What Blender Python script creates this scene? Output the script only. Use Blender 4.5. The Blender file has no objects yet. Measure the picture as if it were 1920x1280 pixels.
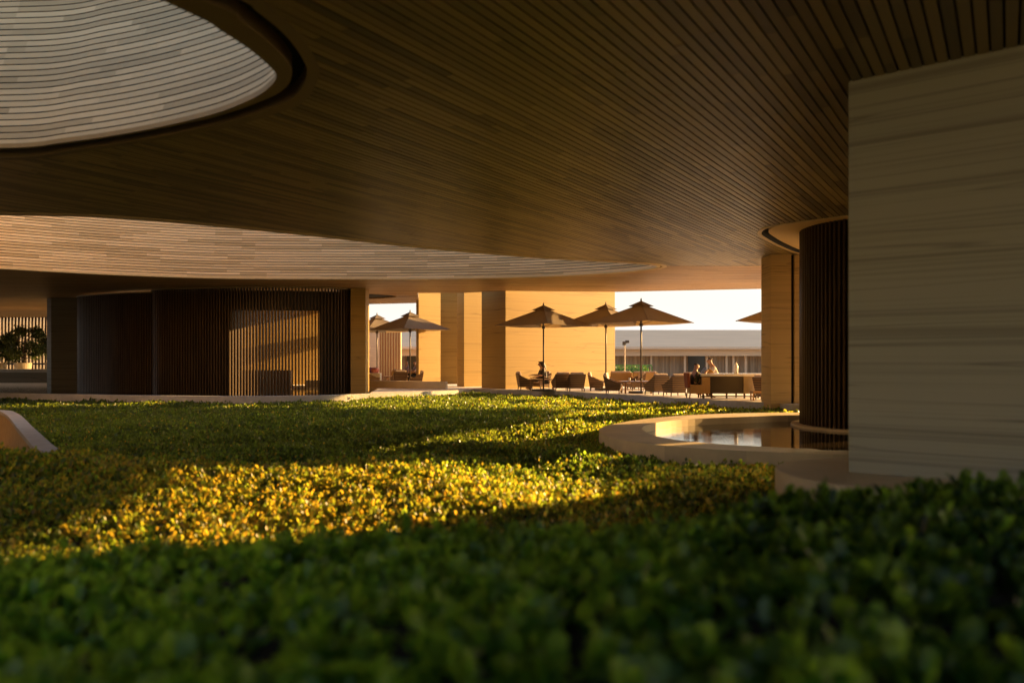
import bpy, bmesh, math, random
import numpy as np
from mathutils import Vector, Matrix
from mathutils.geometry import tessellate_polygon
random.seed(7); rng = np.random.default_rng(7)
R = math.radians
scene = bpy.context.scene
COL = scene.collection

# ------------------------------------------------------------------ camera, sky, sun, exposure
EYE = 1.25                       # eye height above the terrace floor (z = 0)
CEIL = 4.40                      # underside of the roof
cam_d = bpy.data.cameras.new('camera'); cam = bpy.data.objects.new('camera', cam_d); COL.objects.link(cam)
cam.location = (0, 0, EYE); cam.rotation_euler = (R(90), 0, 0)
cam_d.lens = 28.0; cam_d.sensor_width = 36.0; cam_d.shift_y = 37.0/1920.0
cam_d.clip_start = 0.05; cam_d.clip_end = 2000
cam_d.dof.use_dof = True; cam_d.dof.focus_distance = 28.0; cam_d.dof.aperture_fstop = 0.70
scene.camera = cam

SUN_AZ = (0.882, 0.471)          # towards the sun, in plan
SUN_EL = R(12.5)
w = bpy.data.worlds.new('World'); scene.world = w; w.use_nodes = True
nt = w.node_tree; nt.nodes.clear()
sky = nt.nodes.new('ShaderNodeTexSky'); sky.sky_type = 'NISHITA'; sky.sun_disc = False
sky.sun_elevation = SUN_EL; sky.sun_rotation = math.atan2(SUN_AZ[0], SUN_AZ[1])
sky.dust_density = 4.0; sky.air_density = 1.0; sky.ozone_density = 1.0
bg = nt.nodes.new('ShaderNodeBackground'); bg.inputs['Strength'].default_value = 0.095
# thick, bright evening haze low over the horizon
tcw = nt.nodes.new('ShaderNodeTexCoord'); sep = nt.nodes.new('ShaderNodeSeparateXYZ'); nt.links.new(tcw.outputs['Generated'], sep.inputs[0])
mr = nt.nodes.new('ShaderNodeMapRange'); mr.interpolation_type = 'SMOOTHSTEP'
for k_, v_ in (('From Min', 0.02), ('From Max', 0.20), ('To Min', 1.0), ('To Max', 0.0)): mr.inputs[k_].default_value = v_
nt.links.new(sep.outputs['Z'], mr.inputs['Value'])
hz = nt.nodes.new('ShaderNodeMix'); hz.data_type = 'RGBA'
nt.links.new(mr.outputs[0], hz.inputs['Factor']); nt.links.new(sky.outputs[0], hz.inputs['A']); hz.inputs['B'].default_value = (3.6, 3.4, 3.15, 1)
out = nt.nodes.new('ShaderNodeOutputWorld')
nt.links.new(hz.outputs['Result'], bg.inputs[0]); nt.links.new(bg.outputs[0], out.inputs[0])
sl = bpy.data.lights.new('sun', 'SUN'); sun = bpy.data.objects.new('sun', sl); COL.objects.link(sun)
sl.energy = 5.0; sl.angle = R(0.55); sl.color = (1.0, 0.56, 0.18)
sd = Vector((SUN_AZ[0]*math.cos(SUN_EL), SUN_AZ[1]*math.cos(SUN_EL), math.sin(SUN_EL)))
sun.rotation_euler = sd.to_track_quat('Z', 'Y').to_euler(); sun.location = (20, 5, 30)
scene.view_settings.view_transform = 'Standard'; scene.view_settings.look = 'None'
scene.view_settings.gamma = 1.0; scene.view_settings.exposure = 1.75
scene.cycles.max_bounces = 8; scene.cycles.diffuse_bounces = 5; scene.cycles.glossy_bounces = 4
scene.cycles.transmission_bounces = 5; scene.cycles.transparent_max_bounces = 6
scene.cycles.sample_clamp_indirect = 6.0
try:
    scene.cycles.use_denoising = True
    scene.cycles.denoiser = 'OPENIMAGEDENOISE'
except Exception: pass

# ------------------------------------------------------------------ materials
def mat(name):
    m = bpy.data.materials.new(name); m.use_nodes = True
    n = m.node_tree; b = n.nodes['Principled BSDF']
    return m, n, b
def N(n, typ, **kw):
    x = n.nodes.new(typ)
    for k, v in kw.items():
        if k in x.inputs: x.inputs[k].default_value = v
        else: setattr(x, k, v)
    return x
def ramp(n, fac, c0, c1, p0=0.0, p1=1.0):
    r = n.nodes.new('ShaderNodeValToRGB'); e = r.color_ramp.elements
    e[0].position = p0; e[0].color = (*c0, 1); e[1].position = p1; e[1].color = (*c1, 1)
    n.links.new(fac, r.inputs[0]); return r.outputs[0]
def plain(name, c0, c1=None, rough=0.6, scale=3.0, stretch=(1, 1, 1), bump=0.0, metal=0.0, spec=None, detail=4.0):
    m, n, b = mat(name)
    b.inputs['Roughness'].default_value = rough; b.inputs['Metallic'].default_value = metal
    if spec is not None: b.inputs['Specular IOR Level'].default_value = spec
    tc = N(n, 'ShaderNodeTexCoord'); mp = N(n, 'ShaderNodeMapping')
    mp.inputs['Scale'].default_value = stretch
    n.links.new(tc.outputs['Object'], mp.inputs['Vector'])
    no = N(n, 'ShaderNodeTexNoise', Scale=scale, Detail=detail, Roughness=0.6)
    n.links.new(mp.outputs[0], no.inputs['Vector'])
    c1 = c1 or tuple(x*0.8 for x in c0)
    n.links.new(ramp(n, no.outputs['Fac'], c1, c0, 0.3, 0.7), b.inputs['Base Color'])
    if bump:
        bp = N(n, 'ShaderNodeBump', Strength=bump, Distance=0.02)
        n.links.new(no.outputs['Fac'], bp.inputs['Height']); n.links.new(bp.outputs[0], b.inputs['Normal'])
    return m
def board_wood(name, dark, light, ang, rough=0.45, spec=0.3):
    """timber boards: tone per board from the attribute 'tone', grain along direction ang"""
    m, n, b = mat(name); b.inputs['Roughness'].default_value = rough; b.inputs['Specular IOR Level'].default_value = spec
    tc = N(n, 'ShaderNodeTexCoord')
    mp0 = N(n, 'ShaderNodeMapping'); mp0.inputs['Rotation'].default_value = (0, 0, -ang)
    mp = N(n, 'ShaderNodeMapping'); mp.inputs['Scale'].default_value = (0.7, 14, 14)
    n.links.new(tc.outputs['Object'], mp0.inputs['Vector']); n.links.new(mp0.outputs[0], mp.inputs['Vector'])
    no = N(n, 'ShaderNodeTexNoise', Scale=2.0, Detail=5.0, Roughness=0.65); n.links.new(mp.outputs[0], no.inputs['Vector'])
    at = N(n, 'ShaderNodeAttribute', attribute_name='tone')
    mx = N(n, 'ShaderNodeMath', operation='MULTIPLY_ADD'); mx.inputs[1].default_value = 0.55
    t3 = N(n, 'ShaderNodeMath', operation='MULTIPLY'); t3.inputs[1].default_value = 0.8; n.links.new(at.outputs['Fac'], t3.inputs[0])
    n.links.new(no.outputs['Fac'], mx.inputs[0]); n.links.new(t3.outputs[0], mx.inputs[2])
    n.links.new(ramp(n, mx.outputs[0], dark, light, 0.15, 1.2), b.inputs['Base Color'])
    rr = N(n, 'ShaderNodeMapRange'); rr.inputs['To Min'].default_value = rough-0.1; rr.inputs['To Max'].default_value = rough+0.15
    n.links.new(no.outputs['Fac'], rr.inputs['Value']); n.links.new(rr.outputs[0], b.inputs['Roughness'])
    bp = N(n, 'ShaderNodeBump', Strength=0.25, Distance=0.004)
    n.links.new(no.outputs['Fac'], bp.inputs['Height']); n.links.new(bp.outputs[0], b.inputs['Normal'])
    return m
def strata(name, c0, c1, course=0.0, rough=0.6):
    """travertine / board-marked stone with horizontal veins and, at intervals, a deeper line"""
    m, n, b = mat(name); b.inputs['Roughness'].default_value = rough; b.inputs['Specular IOR Level'].default_value = 0.25
    tc = N(n, 'ShaderNodeTexCoord')
    mp = N(n, 'ShaderNodeMapping'); mp.inputs['Scale'].default_value = (0.10, 0.10, 26)
    n.links.new(tc.outputs['Object'], mp.inputs['Vector'])
    a = N(n, 'ShaderNodeTexNoise', Scale=1.6, Detail=8.0, Roughness=0.62, Distortion=0.04); n.links.new(mp.outputs[0], a.inputs['Vector'])
    mp2 = N(n, 'ShaderNodeMapping'); mp2.inputs['Scale'].default_value = (0.03, 0.03, 6.0)
    n.links.new(tc.outputs['Object'], mp2.inputs['Vector'])
    c = N(n, 'ShaderNodeTexNoise', Scale=1.7, Detail=3.0, Distortion=0.1); n.links.new(mp2.outputs[0], c.inputs['Vector'])
    ad = N(n, 'ShaderNodeMath', operation='ADD'); n.links.new(a.outputs['Fac'], ad.inputs[0]); n.links.new(c.outputs['Fac'], ad.inputs[1])
    col = ramp(n, ad.outputs[0], c1, c0, 0.72, 1.25)
    # thin dark seams, broken up
    mp3 = N(n, 'ShaderNodeMapping'); mp3.inputs['Scale'].default_value = (0.05, 0.05, 1.9)
    n.links.new(tc.outputs['Object'], mp3.inputs['Vector'])
    d = N(n, 'ShaderNodeTexNoise', Scale=1.9, Detail=2.0, Distortion=0.0); n.links.new(mp3.outputs[0], d.inputs['Vector'])
    s1 = N(n, 'ShaderNodeMath', operation='SUBTRACT'); s1.inputs[1].default_value = 0.5; n.links.new(d.outputs['Fac'], s1.inputs[0])
    s2 = N(n, 'ShaderNodeMath', operation='ABSOLUTE'); n.links.new(s1.outputs[0], s2.inputs[0])
    sm = ramp(n, s2.outputs[0], (0.55,)*3, (1,)*3, 0.0, 0.012)
    mx = N(n, 'ShaderNodeMix', data_type='RGBA', blend_type='MULTIPLY'); mx.inputs['Factor'].default_value = 0.75
    n.links.new(col, mx.inputs['A']); n.links.new(sm, mx.inputs['B']); n.links.new(mx.outputs['Result'], b.inputs['Base Color'])
    bp = N(n, 'ShaderNodeBump', Strength=0.5, Distance=0.012)
    n.links.new(a.outputs['Fac'], bp.inputs['Height']); n.links.new(bp.outputs[0], b.inputs['Normal'])
    return m
BANG = math.atan2(1, 0.623)      # direction of the main ceiling boards
M = {}
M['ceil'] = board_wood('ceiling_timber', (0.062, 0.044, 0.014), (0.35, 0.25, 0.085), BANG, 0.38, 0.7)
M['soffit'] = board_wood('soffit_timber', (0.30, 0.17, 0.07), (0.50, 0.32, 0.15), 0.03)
M['well'] = board_wood('pale_well_timber', (0.36, 0.29, 0.165), (0.64, 0.53, 0.325), 0.0, 0.55)
M['well2'] = board_wood('sunlit_well_timber', (0.50, 0.34, 0.15), (0.86, 0.62, 0.33), 0.0, 0.55)  # boards lightened and warmed in place of bounced sun in the far void
M['dark'] = plain('shadow_gap', (0.012, 0.010, 0.008), rough=0.9)
M['deck'] = plain('roof_deck', (0.30, 0.28, 0.25), rough=0.9)
M['trim'] = plain('bronze_trim', (0.26, 0.19, 0.085), (0.22, 0.16, 0.07), rough=0.5, scale=1.5)
M['trimlight'] = plain('light_trim', (0.74, 0.56, 0.30), (0.66, 0.50, 0.26), rough=0.5)
M['plaster'] = plain('warm_plaster', (0.78, 0.54, 0.24), (0.72, 0.50, 0.22), rough=0.7, scale=1.0)
M['trav'] = strata('travertine', (0.37, 0.238, 0.066), (0.30, 0.185, 0.050))
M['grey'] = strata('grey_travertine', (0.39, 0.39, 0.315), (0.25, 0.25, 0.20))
M['travlit'] = strata('lit_travertine', (0.62, 0.43, 0.18), (0.50, 0.34, 0.13))  # brighter travertine copy, standing in for bounced light on the right pier
M['greydark'] = strata('darkened_travertine', (0.17, 0.15, 0.11), (0.12, 0.105, 0.075))  # grey stone darkened in place of shade on the left pier
M['fin'] = plain('dark_fins', (0.090, 0.053, 0.022), (0.045, 0.026, 0.011), spec=0.25, rough=0.45, scale=2.0, stretch=(6, 6, 0.5))
M['kerb'] = plain('kerb_stone', (0.52, 0.50, 0.47), (0.40, 0.385, 0.36), rough=0.7, scale=4, bump=0.15)
M['rim'] = plain('pool_stone', (0.74, 0.62, 0.42), (0.62, 0.52, 0.35), rough=0.55, scale=2.5, bump=0.06)
M['floor'] = plain('terrace_stone', (0.84, 0.79, 0.72), (0.76, 0.71, 0.64), rough=0.6, scale=1.5)
M['tan'] = plain('tan_render', (0.52, 0.38, 0.21), (0.40, 0.28, 0.15), rough=0.9, scale=7, bump=0.5)
M['white'] = plain('white_building', (0.78, 0.60, 0.42), (0.68, 0.52, 0.36), rough=0.8, scale=2.0, stretch=(0.2, 0.2, 5))
for k_ in ('rim', 'kerb'):
    n = M[k_].node_tree; pb = n.nodes['Principled BSDF']; src = pb.inputs['Base Color'].links[0].from_socket
    at_ = N(n, 'ShaderNodeAttribute', attribute_name='tone'); ma = N(n, 'ShaderNodeMath', operation='MULTIPLY_ADD'); ma.inputs[1].default_value = .26; ma.inputs[2].default_value = .84
    n.links.new(at_.outputs['Fac'], ma.inputs[0]); vm = N(n, 'ShaderNodeVectorMath', operation='SCALE'); n.links.new(src, vm.inputs[0]); n.links.new(ma.outputs[0], vm.inputs['Scale']); n.links.new(vm.outputs[0], pb.inputs['Base Color'])
def slabs(mb, pitch=1.25, seed=4, joint=.3):
    """a tone for each stone along a curved rim, darker at the joints"""
    r_ = random.Random(seed); cell = {}
    for k, f in enumerate(mb.f):
        c = [sum(mb.v[i][a] for i in f)/len(f) for a in (0, 1)]; key = (round(math.atan2(c[1]-17, c[0]-7)*5.4/pitch), ) if pitch > 0 else (round(c[0]/-pitch), )
        if key not in cell: cell[key] = r_.random()
        mb.tone[k] = cell[key]
M['soil'] = plain('soil', (0.035, 0.026, 0.016), (0.018, 0.014, 0.008), rough=1.0, scale=20)
M['ground'] = plain('ground', (0.22, 0.19, 0.14), (0.15, 0.13, 0.09), rough=1.0, scale=0.5)
M['canvas'] = plain('umbrella_canvas', (0.20, 0.16, 0.115), (0.175, 0.138, 0.098), rough=0.85, scale=6)
n = M['canvas'].node_tree; pb = n.nodes['Principled BSDF']; tr = N(n, 'ShaderNodeBsdfTranslucent'); tr.inputs[0].default_value = (0.45, 0.28, 0.10, 1)
ms = N(n, 'ShaderNodeMixShader'); ms.inputs[0].default_value = 0.17; n.links.new(pb.outputs[0], ms.inputs[1]); n.links.new(tr.outputs[0], ms.inputs[2]); n.links.new(ms.outputs[0], n.nodes['Material Output'].inputs[0])
M['pole'] = plain('dark_pole', (0.06, 0.04, 0.026), rough=0.4)
M['cushion'] = plain('pale_cushion', (0.66, 0.52, 0.42), (0.58, 0.45, 0.36), rough=0.9, scale=8)
M['redcush'] = plain('russet_cushion', (0.30, 0.09, 0.04), rough=0.9)
M['tan_leather'] = plain('tan_upholstery', (0.48, 0.29, 0.10), rough=0.7)
M['tabletop'] = plain('table_timber', (0.28, 0.16, 0.08), (0.19, 0.10, 0.05), rough=0.3, scale=3, stretch=(1, 8, 1))
M['stone_white'] = plain('white_counter', (0.90, 0.86, 0.78), rough=0.25)
M['bar_dark'] = plain('counter_front', (0.025, 0.018, 0.012), (0.018, 0.013, 0.009), rough=0.35)
M['bar_sunlit'] = plain('counter_end', (0.34, 0.24, 0.11), rough=0.3)  # gold colour stands for sun on the counter's rounded end
M['curtain'] = plain('curtain', (0.50, 0.38, 0.26), (0.22, 0.165, 0.11), rough=0.9, scale=2.0, stretch=(3.0, 3.0, 0.05), detail=6)
M['glassdark'] = plain('dark_window', (0.03, 0.03, 0.026), rough=0.12)
M['metal'] = plain('metal', (0.10, 0.10, 0.10), rough=0.4, metal=0.8)
M['skin'] = plain('skin', (0.50, 0.28, 0.18), rough=0.55)
M['hair'] = plain('dark_hair', (0.012, 0.009, 0.007), rough=0.5)
M['greyhair'] = plain('grey_hair', (0.16, 0.14, 0.13), rough=0.6)
M['black'] = plain('black_cloth', (0.015, 0.015, 0.016), rough=0.9)
M['olive'] = plain('olive_cloth', (0.07, 0.065, 0.03), rough=0.9)
M['shirt'] = plain('white_cloth', (0.75, 0.68, 0.62), rough=0.9)
M['blue'] = plain('blue_cloth', (0.16, 0.24, 0.48), rough=0.9)
M['orange'] = plain('amber_cloth', (0.42, 0.24, 0.06), rough=0.9)
M['pink'] = plain('pink_cloth', (0.60, 0.20, 0.16), rough=0.9)
M['purple'] = plain('purple_cloth', (0.26, 0.11, 0.32), rough=0.9)
M['redwood'] = plain('red_timber', (0.42, 0.18, 0.06), (0.28, 0.11, 0.035), rough=0.6, stretch=(8, 8, .4))
M['palewood'] = plain('pale_timber', (0.62, 0.45, 0.24), rough=0.6, stretch=(8, 8, .4))
M['bark'] = plain('bark', (0.07, 0.05, 0.03), rough=0.9, scale=12)
M['pot'] = plain('pot', (0.36, 0.30, 0.22), rough=0.7)
# patterned blouse
m, n, b = mat('patterned_blouse'); tc = N(n, 'ShaderNodeTexCoord'); vo = N(n, 'ShaderNodeTexVoronoi', Scale=16.0)
n.links.new(tc.outputs['Object'], vo.inputs['Vector'])
n.links.new(ramp(n, vo.outputs['Distance'], (0.35, 0.34, 0.32), (0.02, 0.02, 0.025), 0.22, 0.3), b.inputs['Base Color']); b.inputs['Roughness'].default_value = 0.8
M['blouse'] = m
m, n, b = mat('floral_cloth'); tc = N(n, 'ShaderNodeTexCoord'); vo = N(n, 'ShaderNodeTexVoronoi', Scale=9.0)
n.links.new(tc.outputs['Object'], vo.inputs['Vector'])
n.links.new(ramp(n, vo.outputs['Distance'], (0.55, 0.30, 0.30), (0.16, 0.14, 0.20), 0.3, 0.5), b.inputs['Base Color'])
M['floral'] = m
# woven rattan
m, n, b = mat('woven_rattan'); tc = N(n, 'ShaderNodeTexCoord'); b.inputs['Roughness'].default_value = 0.55
wv = N(n, 'ShaderNodeTexWave', Scale=4.0, Distortion=0.6); wv.bands_direction = 'Z'
n.links.new(tc.outputs['Object'], wv.inputs['Vector'])
n.links.new(ramp(n, wv.outputs['Fac'], (0.05, 0.027, 0.012), (0.25, 0.14, 0.06), 0.1, 0.7), b.inputs['Base Color'])
bp = N(n, 'ShaderNodeBump', Strength=0.6, Distance=0.01); n.links.new(wv.outputs['Fac'], bp.inputs['Height']); n.links.new(bp.outputs[0], b.inputs['Normal'])
M['rattan'] = m
# water
def water(name, col):
    m, n, b = mat(name); b.inputs['Base Color'].default_value = (*col, 1); b.inputs['Roughness'].default_value = 0.03
    b.inputs['IOR'].default_value = 1.45; b.inputs['Specular IOR Level'].default_value = 0.5
    tc = N(n, 'ShaderNodeTexCoord'); no = N(n, 'ShaderNodeTexNoise', Scale=4.0, Detail=3.0); mp = N(n, 'ShaderNodeMapping')
    mp.inputs['Scale'].default_value = (0.6, 2.2, 1); n.links.new(tc.outputs['Object'], mp.inputs['Vector']); n.links.new(mp.outputs[0], no.inputs['Vector'])
    bp = N(n, 'ShaderNodeBump', Strength=0.10, Distance=0.03); n.links.new(no.outputs['Fac'], bp.inputs['Height']); n.links.new(bp.outputs[0], b.inputs['Normal'])
    return m
M['water'] = water('pool_water', (0.03, 0.022, 0.012)); M['pond'] = water('pond_water', (0.02, 0.025, 0.025))
M['glass_green'] = plain('green_glass_edge', (0.10, 0.28, 0.08), (0.06, 0.16, 0.05), rough=0.2, scale=5)
# leaves
def leafmat(name, g0, g1, young_sunlit, trans=0.62):
    m = bpy.data.materials.new(name); m.use_nodes = True; n = m.node_tree; n.nodes.clear()
    o = N(n, 'ShaderNodeOutputMaterial'); at = N(n, 'ShaderNodeAttribute', attribute_name='tone'); a2 = N(n, 'ShaderNodeAttribute', attribute_name='young_sunlit')
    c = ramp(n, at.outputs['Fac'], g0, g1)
    mx = N(n, 'ShaderNodeMix', data_type='RGBA'); n.links.new(a2.outputs['Fac'], mx.inputs['Factor']); n.links.new(c, mx.inputs['A']); mx.inputs['B'].default_value = (*young_sunlit, 1)
    p = N(n, 'ShaderNodeBsdfPrincipled'); p.inputs['Roughness'].default_value = 0.32; p.inputs['Specular IOR Level'].default_value = 0.65
    n.links.new(mx.outputs['Result'], p.inputs['Base Color'])
    t = N(n, 'ShaderNodeBsdfTranslucent')
    tm = N(n, 'ShaderNodeMix', data_type='RGBA', blend_type='MULTIPLY'); tm.inputs['Factor'].default_value = 1.0
    tm.inputs['B'].default_value = (6.2, 4.0, 1.4, 1); n.links.new(mx.outputs['Result'], tm.inputs['A']); n.links.new(tm.outputs['Result'], t.inputs['Color'])
    ms = N(n, 'ShaderNodeMixShader'); ms.inputs[0].default_value = trans
    n.links.new(p.outputs[0], ms.inputs[1]); n.links.new(t.outputs[0], ms.inputs[2]); n.links.new(ms.outputs[0], o.inputs[0])
    return m
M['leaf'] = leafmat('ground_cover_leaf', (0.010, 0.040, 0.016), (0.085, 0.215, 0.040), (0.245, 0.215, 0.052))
M['shrubleaf'] = leafmat('shrub_leaf', (0.03, 0.10, 0.02), (0.07, 0.20, 0.03), (0.08, 0.2, 0.03), 0.15)
M['treeleaf'] = leafmat('tree_leaf', (0.012, 0.030, 0.008), (0.03, 0.055, 0.012), (0.05, 0.06, 0.01), 0.25)

# ------------------------------------------------------------------ helpers
def tag(o, label=None, cat=None, group=None, kind=None):
    if label: o['label'] = label
    if cat: o['category'] = cat
    if group: o['group'] = group
    if kind: o['kind'] = kind
    return o
def empty(name, loc=(0, 0, 0), rz=0.0, label=None, cat=None, group=None):
    o = bpy.data.objects.new(name, None); COL.objects.link(o); o.location = loc; o.rotation_euler = (0, 0, rz)
    o.empty_display_size = 0.2
    return tag(o, label, cat, group)
def link(name, me, m, parent=None):
    o = bpy.data.objects.new(name, me); COL.objects.link(o)
    for x in (m if isinstance(m, (list, tuple)) else [m]): me.materials.append(x)
    if parent is not None: o.parent = parent
    return o
class MB:
    def __init__(s): s.v = []; s.f = []; s.mi = []; s.tone = []
    def add(s, vs, fs, mi=0, tone=0.5):
        b = len(s.v); s.v += [tuple(p) for p in vs]
        for f in fs: s.f.append(tuple(b+i for i in f)); s.mi.append(mi); s.tone.append(tone)
    def box(s, x0, x1, y0, y1, z0, z1, mi=0, tone=0.5, M4=None):
        vs = [(x0,y0,z0),(x1,y0,z0),(x1,y1,z0),(x0,y1,z0),(x0,y0,z1),(x1,y0,z1),(x1,y1,z1),(x0,y1,z1)]
        if M4 is not None: vs = [M4 @ Vector(p) for p in vs]
        s.add(vs, [(0,3,2,1),(4,5,6,7),(0,1,5,4),(1,2,6,5),(2,3,7,6),(3,0,4,7)], mi, tone)
    def prism(s, poly, z0, z1, mi=0, caps=True):
        """vertical prism over a CCW plan polygon"""
        n_ = len(poly); vs = [(p[0], p[1], z0) for p in poly]+[(p[0], p[1], z1) for p in poly]
        fs = [(i, (i+1) % n_, n_+(i+1) % n_, n_+i) for i in range(n_)]
        if caps:
            for t in tessellate_polygon([[Vector((p[0], p[1], 0)) for p in poly]]):
                fs.append((t[0]+n_, t[1]+n_, t[2]+n_)); fs.append((t[2], t[1], t[0]))
        s.add(vs, fs, mi)
    def tube(s, pts, rad, seg=8, mi=0, cap=True):
        pts = [Vector(p) for p in pts]; rad = rad if isinstance(rad, (list, tuple)) else [rad]*len(pts)
        b = len(s.v); up = Vector((0, 0, 1)); prev = None
        for i, p in enumerate(pts):
            d = (pts[min(i+1, len(pts)-1)]-pts[max(i-1, 0)]).normalized()
            a = d.cross(up if abs(d.z) < 0.95 else Vector((1, 0, 0))).normalized() if prev is None else (prev-d*prev.dot(d)).normalized()
            prev = a; c = d.cross(a)
            for k in range(seg):
                t = 2*math.pi*k/seg; s.v.append(tuple(p+(a*math.cos(t)+c*math.sin(t))*rad[i]))
        for i in range(len(pts)-1):
            for k in range(seg):
                s.f.append((b+i*seg+k, b+i*seg+(k+1) % seg, b+(i+1)*seg+(k+1) % seg, b+(i+1)*seg+k)); s.mi.append(mi); s.tone.append(.5)
        if cap:
            s.f.append(tuple(b+k for k in range(seg-1, -1, -1))); s.mi.append(mi); s.tone.append(.5)
            s.f.append(tuple(b+(len(pts)-1)*seg+k for k in range(seg))); s.mi.append(mi); s.tone.append(.5)
    def lathe(s, prof, cx=0, cy=0, seg=48, mi=0):
        b = len(s.v)
        for r_, z_ in prof:
            for k in range(seg):
                t = 2*math.pi*k/seg; s.v.append((cx+r_*math.cos(t), cy+r_*math.sin(t), z_))
        for i in range(len(prof)-1):
            for k in range(seg):
                s.f.append((b+i*seg+k, b+i*seg+(k+1) % seg, b+(i+1)*seg+(k+1) % seg, b+(i+1)*seg+k)); s.mi.append(mi); s.tone.append(.5)
    def build(s, name, m, parent=None, smooth=False, bevel=0.0, tone=False, subsurf=0):
        me = bpy.data.meshes.new(name); me.from_pydata(s.v, [], s.f); me.update()
        if len(set(s.mi)) > 1: me.polygons.foreach_set('material_index', s.mi)
        if tone:
            a = me.attributes.new('tone', 'FLOAT', 'FACE'); a.data.foreach_set('value', s.tone)
        if smooth: me.polygons.foreach_set('use_smooth', [True]*len(me.polygons))
        o = link(name, me, m, parent)
        if bevel:
            bv = o.modifiers.new('bevel', 'BEVEL'); bv.width = bevel; bv.segments = 2; bv.limit_method = 'ANGLE'
        if subsurf:
            ss = o.modifiers.new('sub', 'SUBSURF'); ss.levels = ss.render_levels = subsurf
        return o
def spline(pts, n=12, closed=False):
    """Catmull-Rom through plan points"""
    P = [np.array(p, float) for p in pts]; out_ = []; L = len(P)
    for i in range(L if closed else L-1):
        if closed: a, b_, c, d = P[(i-1) % L], P[i], P[(i+1) % L], P[(i+2) % L]
        else: a, b_, c, d = P[max(i-1, 0)], P[i], P[i+1], P[min(i+2, L-1)]
        for k in range(n):
            t = k/n
            out_.append(0.5*((2*b_)+(-a+c)*t+(2*a-5*b_+4*c-d)*t*t+(-a+3*b_-3*c+d)*t**3))
    if not closed: out_.append(P[-1])
    return np.array(out_)
def ccw(P):
    a = 0.5*np.sum(P[:, 0]*np.roll(P[:, 1], -1)-np.roll(P[:, 0], -1)*P[:, 1]); return P if a > 0 else P[::-1]
def offset(P, d, closed=True):
    """offset a polyline; for a CCW loop d > 0 is outwards"""
    if closed: t = np.roll(P, -1, 0)-np.roll(P, 1, 0)
    else:
        t = np.gradient(P, axis=0)
    t = t/np.linalg.norm(t, axis=1)[:, None]; nrm = np.stack([t[:, 1], -t[:, 0]], 1)
    return P+nrm*d
def inside(P, x, y):
    x = np.asarray(x); y = np.asarray(y); r_ = np.zeros(x.shape, bool); n_ = len(P)
    for i in range(n_):
        x0, y0 = P[i]; x1, y1 = P[(i+1) % n_]
        if y0 == y1: continue
        c = ((y0 > y) != (y1 > y)) & (x < (x1-x0)*(y-y0)/(y1-y0)+x0); r_ ^= c
    return r_
def ring(mb, A, B, za, zb, mi=0, flip=False):
    """strip between two closed loops of equal length"""
    n_ = len(A); vs = [(p[0], p[1], za) for p in A]+[(p[0], p[1], zb) for p in B]
    fs = [(i, (i+1) % n_, n_+(i+1) % n_, n_+i) for i in range(n_)]
    if flip: fs = [f[::-1] for f in fs]
    mb.add(vs, fs, mi)
def wallpath(mb, L_, Rr, z0, z1, mi=0, mtop=None):
    """solid wall between two open plan polylines of equal length"""
    n_ = len(L_); mtop = mi if mtop is None else mtop
    vs = [(p[0], p[1], z0) for p in L_]+[(p[0], p[1], z1) for p in L_]+[(p[0], p[1], z0) for p in Rr]+[(p[0], p[1], z1) for p in Rr]
    f1, f2, f3 = [], [], []
    for i in range(n_-1):
        f1.append((i, i+1, n_+i+1, n_+i)); f3.append((2*n_+i+1, 2*n_+i, 3*n_+i, 3*n_+i+1)); f2.append((n_+i, n_+i+1, 3*n_+i+1, 3*n_+i))
    f1 += [(0, n_, 3*n_, 2*n_), (n_-1, 3*n_-1, 4*n_-1, 2*n_-1)]
    mb.add(vs, f1+f3, mi); b = len(mb.v)-4*n_
    for f in f2: mb.f.append(tuple(b+i for i in f)); mb.mi.append(mtop); mb.tone.append(.5)
F = 1493.0; HZ = 677.0
def pl(px, y, h):                # plan point of a photo pixel on a level h below (+) or above (-) the eye, used for the survey of outlines
    Y = F*h/(y-HZ); return ((px-960)/F*Y, Y)
def at(px, Y): return ((px-960)/F*Y, Y)
HC = -(CEIL-EYE)

# ------------------------------------------------------------------ plan outlines
# near void (upper left): four matching curves, lit edge / groove inner / groove outer / outer band
st1 = [((0,276),(0,279),(0,294),(0,299)), ((131,264),(131,267),(131,281),(131,287)), ((262,244),(264,247),(266,260),(268,266)),
       ((394,214),(400,219),(408,232),(416,240)), ((472,184),(486,190),(502,203),(516,212)), ((507,160),(530,168),(552,180),(570,190)),
       ((518,142),(547,142),(575,142),(598,142)), ((510,127),(540,118),(568,110),(590,108)), ((472,94),(505,80),(536,66),(556,58)),
       ((416,57),(452,38),(482,20),(500,8)), ((350,20),(400,6),(425,-12),(455,-30))]
cur1 = []
for k in range(4):
    pts = [pl(*s[k], HC) for s in st1]
    tail = [(-3.9, 5.6), (-5.8, 4.2), (-8.6, 3.6), (-11.6, 4.4), (-13.2, 7.0), (-12.4, 10.0), (-10.4, 11.6)]
    cx, cy = -8.0, 7.8; sc = 1+0.028*k
    pts += [(cx+(x-cx)*sc, cy+(y-cy)*sc) for x, y in tail]
    cur1.append(spline(pts, 8, True))
if ccw(cur1[0]) is not cur1[0]: cur1 = [c[::-1] for c in cur1]
V1 = cur1
# far void
v2 = [(0,403),(200,408),(400,424),(600,444),(800,466),(1000,483),(1130,490.5),(1205,495),(1232,499.5),(1205,505.5),(1130,512),(1000,518.5),(800,522.5),(600,522.5),(400,521),(200,514),(0,503)]
p2 = [pl(x, y, HC) for x, y in v2]+[(-19.5, 25.5), (-20.5, 22.0), (-19.5, 19.0), (-17.0, 17.2), (-14.0, 16.9)]
V2 = ccw(spline(p2, 8, True))
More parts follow.
